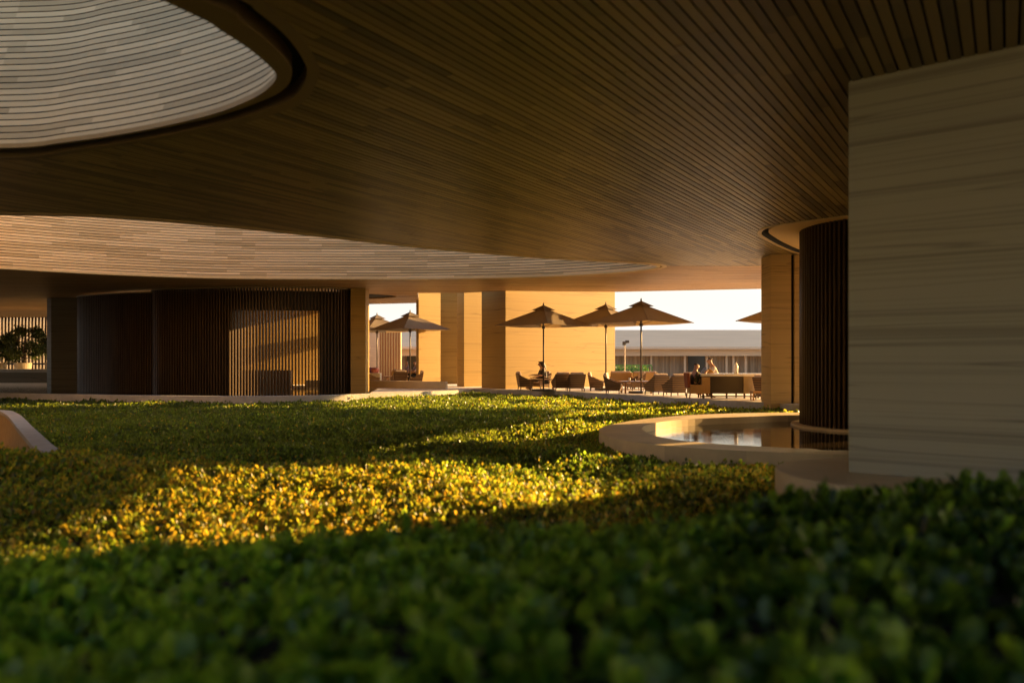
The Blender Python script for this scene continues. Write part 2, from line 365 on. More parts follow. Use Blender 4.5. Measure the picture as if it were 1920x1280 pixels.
# small round ceiling recess in the left gap, and the recess round the right drum
V3 = ccw(np.array([( -8.2+2.6*math.cos(t), 38.6+1.7*math.sin(t)) for t in np.linspace(0, 2*math.pi, 48, endpoint=False)]))
V4 = ccw(spline([pl(1428,437,HC), pl(1440,427,HC), pl(1490,418,HC), pl(1545,411,HC), (7.5, 17.2), (9.3, 16.2), (11.5, 16.6), (13, 18.6), (13, 21.6), (11.3, 23.6), (9.3, 23.9), pl(1497,473,HC), pl(1462,459,HC), pl(1440,447,HC)], 6, True))
ROOF = np.array([(-34, -3.2), (29.0, -3.2), (28, 3), (19.0, 13.2), (15.2, 16.3), (14.2, 19.1), (12.0, 19.9), (12.3, 21.4), (14.9, 22.6), (18.2, 28.0), (20.5, 33.7), (18.2, 34.4), (11.2, 34.6), (4.75, 36.2), (-.25, 35.65), (-2.2, 36.7), (-4.35, 36.75), (-5.05, 43.1), (-8, 44.0), (-12, 50), (-20, 57), (-44, 58), (-44, 20)], float)  # out-of-view right and rear edges are shaped to steer sun and skylight
# pool and its drum
pool_o = [(1587,851.5),(1437.6,846.4),(1311,840),(1205.5,830.4),(1146.4,819.8),(1123,807),(1142,796.6),(1205,785.5),(1290,778),(1395,774),(1497,773)]
PO = [pl(x, y, 1.40) for x, y in pool_o]
PO = ccw(spline(PO+[(10.5, 21.6), (12.4, 19.5), (12.9, 16.5), (11.4, 13.8), (8.6, 12.35), (6.8, 12.15)], 7, True))
pool_i = [(1587,844),(1522,841),(1446,837.5),(1311,829),(1239,819),(1212,810),(1204,801),(1227,792.5),(1290,785.5),(1395,781),(1497,778)]
PI = [pl(x, y, 1.40) for x, y in pool_i]
PI = ccw(spline(PI+[(10.1, 20.3), (11.6, 18.7), (12.0, 16.5), (10.8, 14.5), (8.4, 13.0)], 7, True))
DRUM = (8.87, 19.0, 1.9)
WD = (4.45, 8.95, 1.42)          # round plinth under the near wall
# kerbs
KB = spline([(-27, 34.5), (-23.5, 32.6), pl(0,737,1.25), pl(150,739.3,1.25), pl(300,741.5,1.25), pl(450,742.5,1.25), pl(600,741,1.25), pl(685,738,1.25), pl(760,735.2,1.25), pl(830,732.3,1.25), (-1.75, 35.6)], 8)
KT = spline([(-1.9, 36.1), (-0.9, 35.3), pl(1023,732,1.25), pl(1092,735.3,1.25), pl(1180,740,1.25), pl(1240,744.2,1.25), pl(1300,747.5,1.25), pl(1370,751,1.25), pl(1443,754.5,1.25), pl(1497,758,1.25), (10.5, 22.4), (14, 22.2), (20, 23.5), (30, 24)], 8)
# retaining wall at left
RWr = spline([(-30, 27.0), (-22, 25.0), (-17, 23.7), pl(0,768,1.40), pl(32,775,1.40), pl(62,802,1.40), pl(95,832,1.40), pl(128,861,1.40), (-6.7, 10.7), (-8.2, 10.3), (-12, 10.1), (-20, 10.2)], 8)
RWl = offset(RWr, 0.24, False)
if np.hypot(*(RWl[20]-[-30, 5])) > np.hypot(*(RWr[20]-[-30, 5])): RWl = offset(RWr, -0.24, False)

# ------------------------------------------------------------------ ground, terrace, planting bed
g = MB(); g.add([(-700, -700, -2.2), (700, -700, -2.2), (700, 900, -2.2), (-700, 900, -2.2)], [(0, 1, 2, 3)])
tag(g.build('ground', M['ground']), kind='structure')
tf = MB(); poly = list(map(tuple, KT))+[(60, 24), (60, 49), (-50, 49), (-50, 46.0), (-20, 46.0), (-20, 41), (-9, 41), (-6.2, 37), (-5.6, 31.3)]
kb_tail = [tuple(p) for p in KB if p[0] > -5.5]
poly = [(x, y+0.05) for x, y in poly[:len(KT)]]+poly[len(KT):]+[(x, y+0.05) for x, y in kb_tail]
tf.prism(list(map(tuple, ccw(np.array(poly)))), -0.9, -0.005)
tag(tf.build('terrace_paving', M['floor']), kind='structure')
# basin of still water round the big slatted room
bs = MB(); bp_ = [(x, y+0.05) for x, y in KB if x < -5.4]+[(-5.6, 33.0), (-6.2, 37.2), (-9, 41.2), (-20, 41.2), (-20, 46), (-30, 46)]
bs.prism(list(map(tuple, ccw(np.array(bp_)))), -0.9, -0.14)
tag(bs.build('pond_water', M['pond']), kind='structure')
def kerb(name, line, label, wid=0.28, z0=-0.9, z1=0.0):
    mb = MB(); a = offset(line, -wid, False); wallpath(mb, line, a, z0, z1)
    slabs(mb, -1.4); o = mb.build(name, M['kerb'], None, bevel=0.012, tone=True); tag(o, label, 'kerb'); return o
kerb('kerb', KB, 'curved pale stone kerb between the planting and the dark pond at left')
kerb('kerb', KT, 'pale stone terrace kerb edging the planting under the chairs and umbrellas', 0.5)

def hmap(X, Y):
    """depth of the leaf canopy below the eye"""
    ys = [0, 2.5, 4, 5, 6, 7.5, 9, 10.1, 11.5, 13, 16, 20, 28, 45]
    L_ = [1.0, 1.02, 1.12, 1.24, 1.62, 1.80, 1.52, 1.24, 1.42, 1.62, 1.74, 1.64, 1.52, 1.47]
    C_ = [.98, .97, 1.0, 1.06, 1.50, 1.78, 1.63, 1.55, 1.58, 1.62, 1.62, 1.56, 1.50, 1.45]
    R_ = [.92, .86, .80, .80, 1.14, 1.46, 1.60, 1.63, 1.64, 1.62, 1.58, 1.54, 1.46, 1.42]
    l = np.interp(Y, ys, L_); c = np.interp(Y, ys, C_); r_ = np.interp(Y, ys, R_)
    u = np.clip(X/np.maximum(Y, 0.8), -0.6, 0.42)
    tl = np.clip(-u/0.6, 0, 1); tr = np.clip(u/0.42, 0, 1)
    h = c+(l-c)*tl*tl*(3-2*tl)+(r_-c)*tr
    n3 = np.sin(X*4.3+2*np.sin(Y*2.1))*np.sin(Y*5.1+1.5*np.sin(X*3.3))*np.clip((7-Y)/3, 0, 1)
    n1 = np.sin(X*1.3+0.7*np.sin(Y*0.9)+1.0)*np.sin(Y*1.1+0.8*np.sin(X*0.7)+2.0)
    n2 = np.sin(X*3.1+np.sin(Y*2.3)+0.3)*np.sin(Y*2.7+np.sin(X*1.9))
    return h+(0.055+0.045*np.clip((Y-7)/3, 0, 1)*np.clip((24-Y)/6, 0, 1))*n1+0.025*n2+0.045*n3
xs = np.arange(-24, 16.01, 0.2); ys_ = np.arange(-1.6, 38.01, 0.2)
GX, GY = np.meshgrid(xs, ys_); GZ = EYE-hmap(GX, GY)-0.10
def front_of_kerb(x, y, m_=0.0):
    k = np.vstack([KB, KT]); k = k[np.argsort(k[:, 0])]
    return y < np.interp(x, k[:, 0], k[:, 1])-m_
COURT = np.vstack([RWr, [(-40, 10.2), (-40, 27.0)]])
def left_of_wall(x, y): return inside(COURT, x, y)
PIN = offset(PO, -0.25)
GZ[inside(PIN, GX, GY)] = -1.4
GZ[~front_of_kerb(GX, GY, -0.35)] = -1.4
GZ[left_of_wall(GX, GY) & (GY > 5)] = -2.0
GZ[(GX-WD[0])**2+(GY-WD[1])**2 < (WD[2]-0.2)**2] = -1.4
nx, ny = len(xs), len(ys_)
so = MB(); so.v = [tuple(p) for p in np.stack([GX.ravel(), GY.ravel(), GZ.ravel()], 1)]
so.f = [(j*nx+i, j*nx+i+1, (j+1)*nx+i+1, (j+1)*nx+i) for j in range(ny-1) for i in range(nx-1)]; so.mi = [0]*len(so.f)
tag(so.build('soil', M['soil'], smooth=True), kind='structure')

def leaves(x, y, K, Lm, simple, tilt=(0.25, 1.25), zb=None, mound=True, spread=0.03):
    """K leaves round each sprig at (x, y): arrays of vertices and quads"""
    n_ = len(x); z = (EYE-hmap(x, y)) if zb is None else zb
    hgt = rng.normal(0, 0.036, n_)
    X = np.repeat(x, K)+rng.normal(0, spread, n_*K); Y = np.repeat(y, K)+rng.normal(0, spread, n_*K)
    kz = np.tile(np.linspace(0, 1, K), n_)
    Z = np.repeat(z+hgt, K)-0.035-(Lm > .08)*.03-kz*0.055+rng.normal(0, .006, n_*K)
    az = rng.uniform(0, 2*np.pi, n_*K); t = rng.uniform(tilt[0], tilt[1], n_*K)*(0.55+0.6*kz)
    L_ = Lm*rng.uniform(0.65, 1.25, n_*K); W = L_*rng.uniform(0.27, 0.36, n_*K)
    d = np.stack([np.cos(az)*np.sin(t), np.sin(az)*np.sin(t), np.cos(t)], 1)
    ro = rng.normal(0, 0.5, n_*K); s0 = np.stack([-np.sin(az), np.cos(az), np.zeros_like(az)], 1); nn = np.cross(d, s0)
    s = s0*np.cos(ro)[:, None]+nn*np.sin(ro)[:, None]; nn = np.cross(d, s)
    P = np.stack([X, Y, Z], 1); L1 = L_[:, None]; W1 = W[:, None]
    if simple:
        V = np.stack([P, P+d*L1*.55+s*W1*1.1, P+d*L1+nn*L1*.08, P+d*L1*.55-s*W1*1.1], 1); q = np.array([[0, 1, 2, 3]])
    else:
        V = np.stack([P, P+d*L1*.34+s*W1*.8+nn*W1*.22, P+d*L1*.76+s*W1*.92+nn*W1*.12, P+d*L1-nn*L1*.10, P+d*L1*.76-s*W1*.92+nn*W1*.12, P+d*L1*.34-s*W1*.8+nn*W1*.22], 1)
        q = np.array([[0, 1, 2, 3], [0, 3, 4, 5]])
    m_ = V.shape[1]; idx = (np.arange(n_*K)*m_)[:, None, None]+q[None]
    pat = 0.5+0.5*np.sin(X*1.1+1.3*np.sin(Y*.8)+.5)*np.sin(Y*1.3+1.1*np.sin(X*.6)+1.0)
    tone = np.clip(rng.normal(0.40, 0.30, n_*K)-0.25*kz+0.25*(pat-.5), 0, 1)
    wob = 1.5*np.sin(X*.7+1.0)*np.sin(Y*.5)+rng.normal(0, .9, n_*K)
    gold = np.clip((Y-5.8+.3*wob)/1.8, 0, 1)*np.clip((13.5+wob-Y)/3.0, 0, 1)+0.55*np.clip((Y-13)/3, 0, 1)*np.clip((X+.8+.5*wob)/3.0, 0, 1)      # sun patches painted in leaf yellow; scattered young leaves come next
    u_ = rng.random(n_*K); young_sunlit = np.clip(gold*(.05+.62*u_**1.6)*(1-.35*kz)*(.75+.5*pat)+(rng.random(n_*K) < 0.03)*(Y > 6)*rng.uniform(.1, .5, n_*K), 0, 1)
    tone = np.clip(tone+np.clip((6.5-Y)/2, 0, 1)*(.50-.55*np.clip((X-.2)/1.5, 0, 1)), 0, 1)  # painted light: near leaves lightened at left, darkened at right
    far = np.clip((Y-12)/3, 0, 1)*(1-np.clip((X+.8+.5*wob)/3.0, 0, 1)); tone = tone*(1-.6*far); young_sunlit = np.clip(young_sunlit+.07*far, 0, 1)  # painted shade: leaf tone darkened over the back-left bed
    return V.reshape(-1, 3), idx.reshape(-1, 4), np.repeat(tone, len(q)), np.repeat(young_sunlit, len(q))
def leafobj(name, chunks, m, parent=None):
    vs, fs, ts, ys2, b = [], [], [], [], 0
    for V, Q, T, Yg in chunks:
        vs.append(V); fs.append(Q+b); ts.append(T); ys2.append(Yg); b += len(V)
    V = np.concatenate(vs).astype(np.float32); Q = np.concatenate(fs).astype(np.int32); T = np.concatenate(ts).astype(np.float32); Yg = np.concatenate(ys2).astype(np.float32)
    me = bpy.data.meshes.new(name); me.vertices.add(len(V)); me.vertices.foreach_set('co', V.ravel())
    me.loops.add(len(Q)*4); me.loops.foreach_set('vertex_index', Q.ravel())
    me.polygons.add(len(Q)); me.polygons.foreach_set('loop_start', np.arange(len(Q), dtype=np.int32)*4)
    try: me.polygons.foreach_set('loop_total', np.full(len(Q), 4, np.int32))
    except Exception: pass
    a = me.attributes.new('tone', 'FLOAT', 'FACE'); a.data.foreach_set('value', T)
    a = me.attributes.new('young_sunlit', 'FLOAT', 'FACE'); a.data.foreach_set('value', Yg)
    me.update(calc_edges=True); return link(name, me, m, parent)
def scatter(y0, y1, dens, fr=0.74, pad=0.8):
    xm = y1*fr+pad; n_ = int((y1-y0)*2*xm*dens)
    x = rng.uniform(-xm, xm, n_); y = rng.uniform(y0, y1, n_)
    k = np.abs(x) < np.maximum(y, 0)*fr+pad
    k &= ~inside(offset(PO, 0.03), x, y) & front_of_kerb(x, y, 0.04) & ~(left_of_wall(x, y) & (y > 5))
    k &= ((x-WD[0])**2+(y-WD[1])**2 > (WD[2]+.03)**2) & (x < 13)
    return x[k], y[k]
ch = []
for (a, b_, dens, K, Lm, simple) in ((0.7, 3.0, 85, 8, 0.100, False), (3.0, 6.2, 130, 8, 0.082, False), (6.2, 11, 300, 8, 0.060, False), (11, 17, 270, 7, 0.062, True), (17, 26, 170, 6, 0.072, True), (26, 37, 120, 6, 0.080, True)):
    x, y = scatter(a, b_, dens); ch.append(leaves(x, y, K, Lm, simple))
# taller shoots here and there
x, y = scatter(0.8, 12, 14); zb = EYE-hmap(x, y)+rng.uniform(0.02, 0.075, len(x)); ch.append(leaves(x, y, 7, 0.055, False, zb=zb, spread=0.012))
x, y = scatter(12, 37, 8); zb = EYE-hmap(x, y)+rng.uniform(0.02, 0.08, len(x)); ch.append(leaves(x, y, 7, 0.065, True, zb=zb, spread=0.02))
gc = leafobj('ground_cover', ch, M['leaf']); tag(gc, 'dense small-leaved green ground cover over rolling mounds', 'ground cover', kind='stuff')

# retaining wall with white coping at left
rw = empty('retaining_wall', (0, 0, 0), label='tan planter wall with curved white coping at the left edge of the planting', cat='wall')
mb = MB(); wallpath(mb, offset(RWr, 0, False), RWl, -2.1, -0.24); mb.build('wall_body', M['tan'], rw)
sgn = 1 if np.allclose(RWl, offset(RWr, 0.24, False)) else -1
mb = MB(); wallpath(mb, offset(RWr, -0.02*sgn, False), offset(RWr, 0.27*sgn, False), -0.237, -0.15); mb.build('coping', M['kerb'], rw, bevel=0.01)

# ------------------------------------------------------------------ roof
roof = empty('pavilion_roof', (0, 0, 0), label='vast flat pavilion roof lined with dark timber boards and curved openings', cat='roof')
def scan(loops, u):
    vs = []
    for P in loops:
        n_ = len(P)
        for i in range(n_):
            u0, v0 = P[i]; u1, v1 = P[(i+1) % n_]
            if (u0 > u) != (u1 > u): vs.append(v0+(u-u0)*(v1-v0)/(u1-u0))
    vs.sort(); return list(zip(vs[::2], vs[1::2]))
def boards(name, loops, ang, pitch, gap, z, seglen, m, depth=0.045, jit=0.0015):
    ca, sa = math.cos(ang), math.sin(ang)
    rot = [np.stack([-P[:, 0]*sa+P[:, 1]*ca, P[:, 0]*ca+P[:, 1]*sa], 1) for P in loops]   # (u across, v along)
    umin = min(r_[:, 0].min() for r_ in rot[:1]); umax = max(r_[:, 0].max() for r_ in rot[:1])
    mb = MB(); rnd = random.Random(3)
    i = 0; u = umin
    while u+pitch < umax:
        a_, b_ = u+gap/2, u+pitch-gap/2; I0, I1 = scan(rot, a_+1e-5), scan(rot, b_-1e-5)
        if len(I0) != len(I1):
            c = scan(rot, (a_+b_)/2); I0 = I1 = c
        for (p0, q0), (p1, q1) in zip(I0, I1):
            lo, hi = max(p0, p1), min(q0, q1)
            if hi-lo < 0.05: continue
            cuts = []; v = lo+rnd.uniform(0.1, seglen)
            while v < hi-0.2: cuts.append(v); v += rnd.uniform(0.55, 1.3)*seglen
            e0 = [p0]+cuts+[q0]; e1 = [p1]+cuts+[q1]
            for k in range(len(e0)-1):
                g0 = 0 if k == 0 else 0.005; zz = z+rnd.uniform(-jit, jit); t = rnd.random()
                q = [(a_, e0[k]+g0), (b_, e1[k]+g0), (b_, e1[k+1]-.0015), (a_, e0[k+1]-.0015)]
                xy = [(-uu*sa+vv*ca, uu*ca+vv*sa) for uu, vv in q]
                mb.add([(x_, y_, zz) for x_, y_ in xy]+[(x_, y_, zz+depth) for x_, y_ in xy], [(0, 1, 2, 3), (0, 4, 5, 1), (1, 5, 6, 2), (2, 6, 7, 3), (3, 7, 4, 0)], 0, t)
        u += pitch; i += 1
    return mb.build(name, m, roof, tone=True)
def clip_half(P, yc, keep_below):
    out_ = []; n_ = len(P)
    for i in range(n_):
        a, b_ = P[i], P[(i+1) % n_]; ia = (a[1] <= yc) == keep_below; ib = (b_[1] <= yc) == keep_below
        if ia: out_.append(a)
        if ia != ib: t = (yc-a[1])/(b_[1]-a[1]); out_.append(a+(b_-a)*t)
    return np.array(out_)
RV = ROOF.copy(); YS = 26.4
V1o = V1[3]; V2o = offset(V2, 0.30); V4o = offset(V4, 0.10)
near_loops = [clip_half(RV, YS-.02, True)]; far_loops = [clip_half(RV, YS+.02, False)]
for V in (V1o, V2o, V3, V4o):
    if V[:, 1].min() < YS: near_loops.append(clip_half(V, YS-.02, True) if V[:, 1].max() > YS else V)
    if V[:, 1].max() > YS: far_loops.append(clip_half(V, YS+.02, False) if V[:, 1].min() < YS else V)
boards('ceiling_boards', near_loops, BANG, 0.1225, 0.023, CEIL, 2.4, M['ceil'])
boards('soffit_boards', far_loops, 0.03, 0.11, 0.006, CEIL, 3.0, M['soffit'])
# deck above with openings, roof top and fascia
def holed(mb, outer, holes, z, mi=0, up=True):
    loops = [outer]+holes; allp = [p for L_ in loops for p in L_]
    tris = tessellate_polygon([[Vector((p[0], p[1], 0)) for p in L_] for L_ in loops])
    mb.add([(p[0], p[1], z) for p in allp], [t for t in tris], mi)
mb = MB(); holed(mb, ROOF, [V1[3], V2o, V4o], CEIL+0.046, 0); mb.build('backing', M['dark'], roof)
mb = MB(); holed(mb, ROOF, [offset(V1[0], .34*.62+.05), offset(V2, .36*.62+.05)], CEIL+0.62, 0)
R2 = ccw(ROOF); mb.add([(p[0], p[1], CEIL-.004) for p in R2]+[(p[0], p[1], CEIL+.62) for p in R2], [(i, (i+1) % len(R2), len(R2)+(i+1) % len(R2), len(R2)+i) for i in range(len(R2))])
mb.build('roof_deck', M['deck'], roof)
mb = MB(); mb.prism([(22.4, 12.0), (36, 14.0), (36, 28.0), (22.4, 23.8)], CEIL, CEIL+.62); mb.build('shade_slab', M['deck'], roof)  # unseen slab added to throw shade on the planting by the plinth
# trims of the near void
mb = MB(); z = CEIL
ring(mb, V1[0], V1[1], z-.012, z-.012, 0); ring(mb, V1[1], V1[1], z-.012, z+.16, 0); ring(mb, V1[1], V1[2], z+.16, z+.16, 1)
ring(mb, V1[2], V1[2], z+.16, z-.012, 0); ring(mb, V1[2], V1[3], z-.012, z-.012, 0); ring(mb, V1[3], V1[3], z-.012, z+.04, 0); ring(mb, V1[0], V1[0], z-.012, z+.05, 0)
mb.build('opening_trim', [M['trim'], M['dark']], roof)
# trims of the far void
a, b_, c = offset(V2, .10), offset(V2, .17), offset(V2, .32); mb = MB()
ring(mb, V2, a, z-.012, z-.012, 0); ring(mb, a, b_, z+.10, z+.10, 1); ring(mb, a, a, z-.012, z+.1, 0); ring(mb, b_, b_, z+.1, z-.012, 0); ring(mb, b_, c, z-.012, z-.012, 0); ring(mb, c, c, z-.012, z+.04, 0); ring(mb, V2, V2, z-.012, z+.05, 0)
mb.build('opening_trim', [M['trimlight'], M['dark']], roof)
# board-lined wells above the two voids: level courses of separate boards, flaring out upwards
def well(P, z0, z1, flare, pitch=0.105, name='skylight_well', seed=1, mw='well'):
    rnd = random.Random(seed); mb = MB(); n_ = len(P); seg = np.linalg.norm(np.roll(P, -1, 0)-P, axis=1); cum = np.concatenate([[0], np.cumsum(seg)]); tot = cum[-1]
    nc = int((z1-z0)/pitch)
    for c_ in range(nc):
        za, zb2 = z0+c_*pitch, z0+(c_+1)*pitch-0.018
        A = offset(P, flare*(c_*pitch)+0.012*(c_ % 2 == 0)*0.3); B = offset(P, flare*((c_+1)*pitch)-0.006)
        s_ = rnd.uniform(0, 2)
        tone = rnd.random(); nxt = s_
        for i in range(n_):
            if cum[i] > nxt: tone = rnd.random(); nxt = cum[i]+rnd.uniform(0.8, 2.6)
            j = (i+1) % n_
            mb.add([(*A[i], za), (*A[j], za), (*B[j], zb2), (*B[i], zb2)], [(0, 1, 2, 3)], 0, tone)

        # little dark ledge between courses
        B2 = offset(P, flare*((c_+1)*pitch)+0.045)
        ring(mb, B, B2, zb2, zb2, 1); A2 = offset(P, flare*((c_+1)*pitch)); ring(mb, B2, A2, zb2, zb2+0.0185, 1)
    T = offset(P, flare*(z1-z0)); T2 = offset(P, flare*(z1-z0)+.15)
    ring(mb, T, T2, z1-.02, z1-.02, 0); ring(mb, T2, offset(P, .15), z1-.02, z0+.3, 1)
    return mb.build(name, [M[mw], M['dark']], roof, tone=True)
well(V1[0], CEIL+0.03, CEIL+2.9, 0.34, 0.105, seed=2)
well(V2, CEIL+0.03, CEIL+4.9, 0.28, 0.105, seed=5, mw='well2')
# recess round the right-hand drum and small recess at left: plaster soffits
mb = MB(); ring(mb, V4o, V4, z-.014, z-.014, 0); ring(mb, V4o, V4o, z-.014, z+.04, 0); ring(mb, V4, V4, z-.014, z+.20, 1)
i4 = offset(V4, -.16); ring(mb, V4, i4, z+.2, z+.2, 1); ring(mb, i4, i4, z+.2, z+.02, 2)
holed(mb, i4, [], z+.02, 2); mb.build('drum_recess', [M['trimlight'], M['dark'], M['plaster']], roof)
mb = MB(); ring(mb, V3, V3, z-.01, z+.30, 0); holed(mb, V3, [], z+.30, 0); mb.build('ceiling_recess', M['plaster'], roof)

# ------------------------------------------------------------------ pool, drum, plinths
pool = empty('pool', (0, 0, 0), label='curved reflecting pool with a broad pale stone rim beside the slatted drum', cat='pool')
mb = MB(); zr = EYE-1.40; zw = EYE-1.565
ring(mb, PO, PI, zr, zr, 0); ring(mb, PO, PO, -1.3, zr, 0, flip=False); ring(mb, PI, PI, zr, -0.9, 0)
slabs(mb); mb.build('rim', M['rim'], pool, tone=True)
mb = MB(); holed(mb, PI, [], zw); mb.build('water', M['water'], pool)
def fins(mb, pts, z0, z1, wid, dep, mi=0, jitter=0.0):
    for i in range(len(pts)):
        p = pts[i]; q = pts[min(i+1, len(pts)-1)]-pts[max(i-1, 0)]; q = q/np.linalg.norm(q); nv = np.array([q[1], -q[0]])
        c = [p-q*wid/2-nv*dep/2, p+q*wid/2-nv*dep/2, p+q*wid/2+nv*dep/2, p-q*wid/2+nv*dep/2]
        zz1 = z1; zz0 = z0
        vs = [(*v, zz0) for v in c]+[(*v, zz1) for v in c]
        mb.add(vs, [(0, 3, 2, 1), (4, 5, 6, 7), (0, 1, 5, 4), (1, 2, 6, 5), (2, 3, 7, 6), (3, 0, 4, 7)], mi)
def resample(P, d, closed=False):
    P = np.vstack([P, P[:1]]) if closed else P
    s = np.concatenate([[0], np.cumsum(np.linalg.norm(np.diff(P, axis=0), axis=1))]); t = np.arange(0, s[-1]-(d/2 if closed else 0), d)
    return np.stack([np.interp(t, s, P[:, 0]), np.interp(t, s, P[:, 1])], 1)
dr = empty('slatted_drum', (DRUM[0], DRUM[1], 0), label='round column clad in dark vertical fins standing in the pool', cat='column')
def circ(r_, n_=96): return np.array([(r_*math.cos(t), r_*math.sin(t)) for t in np.linspace(0, 2*math.pi, n_, endpoint=False)])
mb = MB(); fins(mb, resample(circ(DRUM[2]-.04, 200), 0.115, True), EYE-1.515, CEIL+.018, 0.045, 0.075); mb.build('fins', M['fin'], dr)
mb = MB(); mb.lathe([(DRUM[2]-.11, EYE-1.53), (DRUM[2]-.11, CEIL+.018)], seg=96); mb.build('core', M['dark'], dr, smooth=True)
mb = MB(); mb.lathe([(DRUM[2]+.20, -.9), (DRUM[2]+.20, EYE-1.525), (DRUM[2]+.19, EYE-1.515), (0.01, EYE-1.515)], seg=96); mb.build('base', M['rim'], dr)
wp = MB(); wp.lathe([(WD[2], -1.3), (WD[2], -.012), (WD[2]-.012, 0), (.01, 0)], WD[0], WD[1], seg=96)
tag(wp.build('round_plinth', M['rim']), 'low round stone plinth at the foot of the big grey wall', 'plinth')

# ------------------------------------------------------------------ walls and piers
def slab(name, P, label, m, cat='wall', z0=-.004, z1=CEIL+.02, bevel=0.008, extra=None):
    mb = MB(); mb.prism(list(map(tuple, ccw(np.array(P, float)))), z0, z1); o = mb.build(name, m, bevel=bevel); tag(o, label, cat); return o
def thick(a, b_, t):             # plan rectangle behind the face a->b
    a = np.array(a); b_ = np.array(b_); d = (b_-a)/np.linalg.norm(b_-a); nv = np.array([-d[1], d[0]]); return [a, b_, b_+nv*t, a+nv*t]
A_, B_ = (3.80, 9.00), (5.03, 8.01)
d = (np.array(B_)-np.array(A_)); d /= np.linalg.norm(d)
slab('stone_wall', thick(A_, np.array(B_)+d*3.2, 3.55), 'tall grey travertine wall on the right, near the viewer', M['grey'], z0=0.0)  # hidden depth stretched backwards so its shadow falls across the planting
# right pier by the terrace kerb: two leaves with a dark joint
pr = empty('stone_pier', (0, 0, 0), label='warm travertine pier between the terrace opening and the finned drum', cat='pier')
x0, x1 = at(1445, 23.6)[0], at(1483.5, 23.6)[0]; x2, x3 = at(1489.5, 23.6)[0], at(1550, 23.6)[0]
mb = MB(); mb.box(x0, x1, 23.6, 24.5, -.9, CEIL+.02); mb.build('wide_leaf', M['travlit'], pr, bevel=.006)
mb = MB(); mb.box(x1+.004, x2-.004, 23.68, 24.4, -.9, CEIL+.018); mb.build('joint', M['dark'], pr)
mb = MB(); mb.box(x2, x3, 23.6, 24.5, -.9, CEIL+.02); mb.build('narrow_leaf', M['travlit'], pr, bevel=.006)
# saw-tooth walls on the terrace
P0 = (-.29, 35.75); P1 = at(1153, 40.6)
slab('terrace_wall', [P0, P1, (5.05, 41.2), (-.45, 36.3), (-1.2, 37.9), at(903, 37.5)], 'broad sunlit orange travertine wall behind the umbrellas', M['trav'], z1=5.3)
c2 = at(870, 39.0)
slab('terrace_wall', [c2, (-1.15, 40.1), (-1.35, 40.3), (-2.3, 39.45), (-2.55, 40.7), at(857, 40.5)], 'narrow sunlit travertine wall between two shadowed faces', M['trav'], z1=5.3)
c3 = at(785, 41.0)
slab('terrace_wall', [c3, at(826, 42.05), (-3.95, 42.3), (-4.98, 41.35)], 'sunlit travertine wall beside the gap with two small umbrellas', M['trav'], z1=5.3)
slab('terrace_wall', [(-3.98, 44.0), (-2.7, 44.0), (-2.7, 44.4), (-4.3, 44.4)], 'recessed shadowed wall between the two narrow sunlit walls', M['trav'], z1=5.3)
slab('light_block_wall', [(-34, -14.4), (29, -14.4), (27.2, 2.6), (26.8, 2.6), (28.5, -14.0), (-33.6, -14.0), (-33.6, 34), (-34, 34)], 'unseen added wall keeping light out behind and left of the viewer', M['grey'], z0=-2.2)  # added out of view to stop daylight flooding in
slab('stone_pier', [at(657.5, 34.3), at(685.5, 34.3), (-6.35, 35.4), (-7.15, 35.4)], 'slim travertine pier closing the right end of the slatted room', M['trav'], 'pier', z0=-.5)
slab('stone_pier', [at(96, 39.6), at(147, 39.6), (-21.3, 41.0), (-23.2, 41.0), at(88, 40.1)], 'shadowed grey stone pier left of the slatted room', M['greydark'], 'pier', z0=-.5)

# big slatted room at left
sr = empty('slatted_room', (0, 0, 0), label='wide curved room screened by dark vertical slats standing in the pond', cat='building')
main = spline([(-15.9, 35.3), at(300, 34.6), at(380, 33.9), at(460, 33.5), at(540, 33.5), at(610, 33.85), at(645, 34.3), at(657, 35.0)], 24)
left = spline([(-20.6, 40.2), (-20.75, 38.6), at(150, 37.4), at(200, 36.2), at(250, 35.5), at(292, 35.15)], 24)
mb = MB(); fins(mb, resample(main, 0.135), -.5, CEIL+.015, 0.058, 0.12); mb.build('slat_screen', M['fin'], sr)
mb = MB(); fins(mb, resample(left, 0.135), -.5, CEIL-.08, 0.058, 0.12); mb.build('slat_screen', M['fin'], sr)
for ln, zz in ((main, CEIL-.07), (left, CEIL-.14)):
    mb = MB(); wallpath(mb, offset(ln, .09, False), offset(ln, -.05, False), zz, zz+.06); mb.build('head_trim', M['trim'], sr)
def seg(P, xa, xb):
    px_ = P[:, 0]/P[:, 1]*F+960; return P[(px_ >= xa) & (px_ <= xb)]
mb = MB()
for ln, xa, xb in ((left, 148, 300), (main, 270, 446), (main, 600, 650)):
    q = seg(ln, xa, xb); sg = 1 if np.hypot(*offset(q, .3, False)[len(q)//2]) > np.hypot(*q[len(q)//2]) else -1
    wallpath(mb, offset(q, .28*sg, False), offset(q, .36*sg, False), -.5, CEIL-.16)
q = seg(main, 440, 606); sg = 1 if np.hypot(*offset(q, .3, False)[len(q)//2]) > np.hypot(*q[len(q)//2]) else -1
wallpath(mb, offset(q, .28*sg, False), offset(q, .36*sg, False), CEIL-1.0, CEIL-.16)
mb.build('sun_baffle', M['bar_dark'], sr)  # added dark sheets behind the slats, blocking sun inside the room
mb = MB(); mb.prism([(-14.6, 41.0), (-10.4, 43.9), (-10.5, 44.1), (-14.7, 41.2)], -.2, CEIL); mb.build('back_wall', M['trav'], sr)
mb = MB(); mb.prism([(-14.3, 39.6), (-11.0, 39.6), (-11.0, 40.0), (-14.3, 40.0)], -.2, .80); mb.build('inner_counter', M['tabletop'], sr)

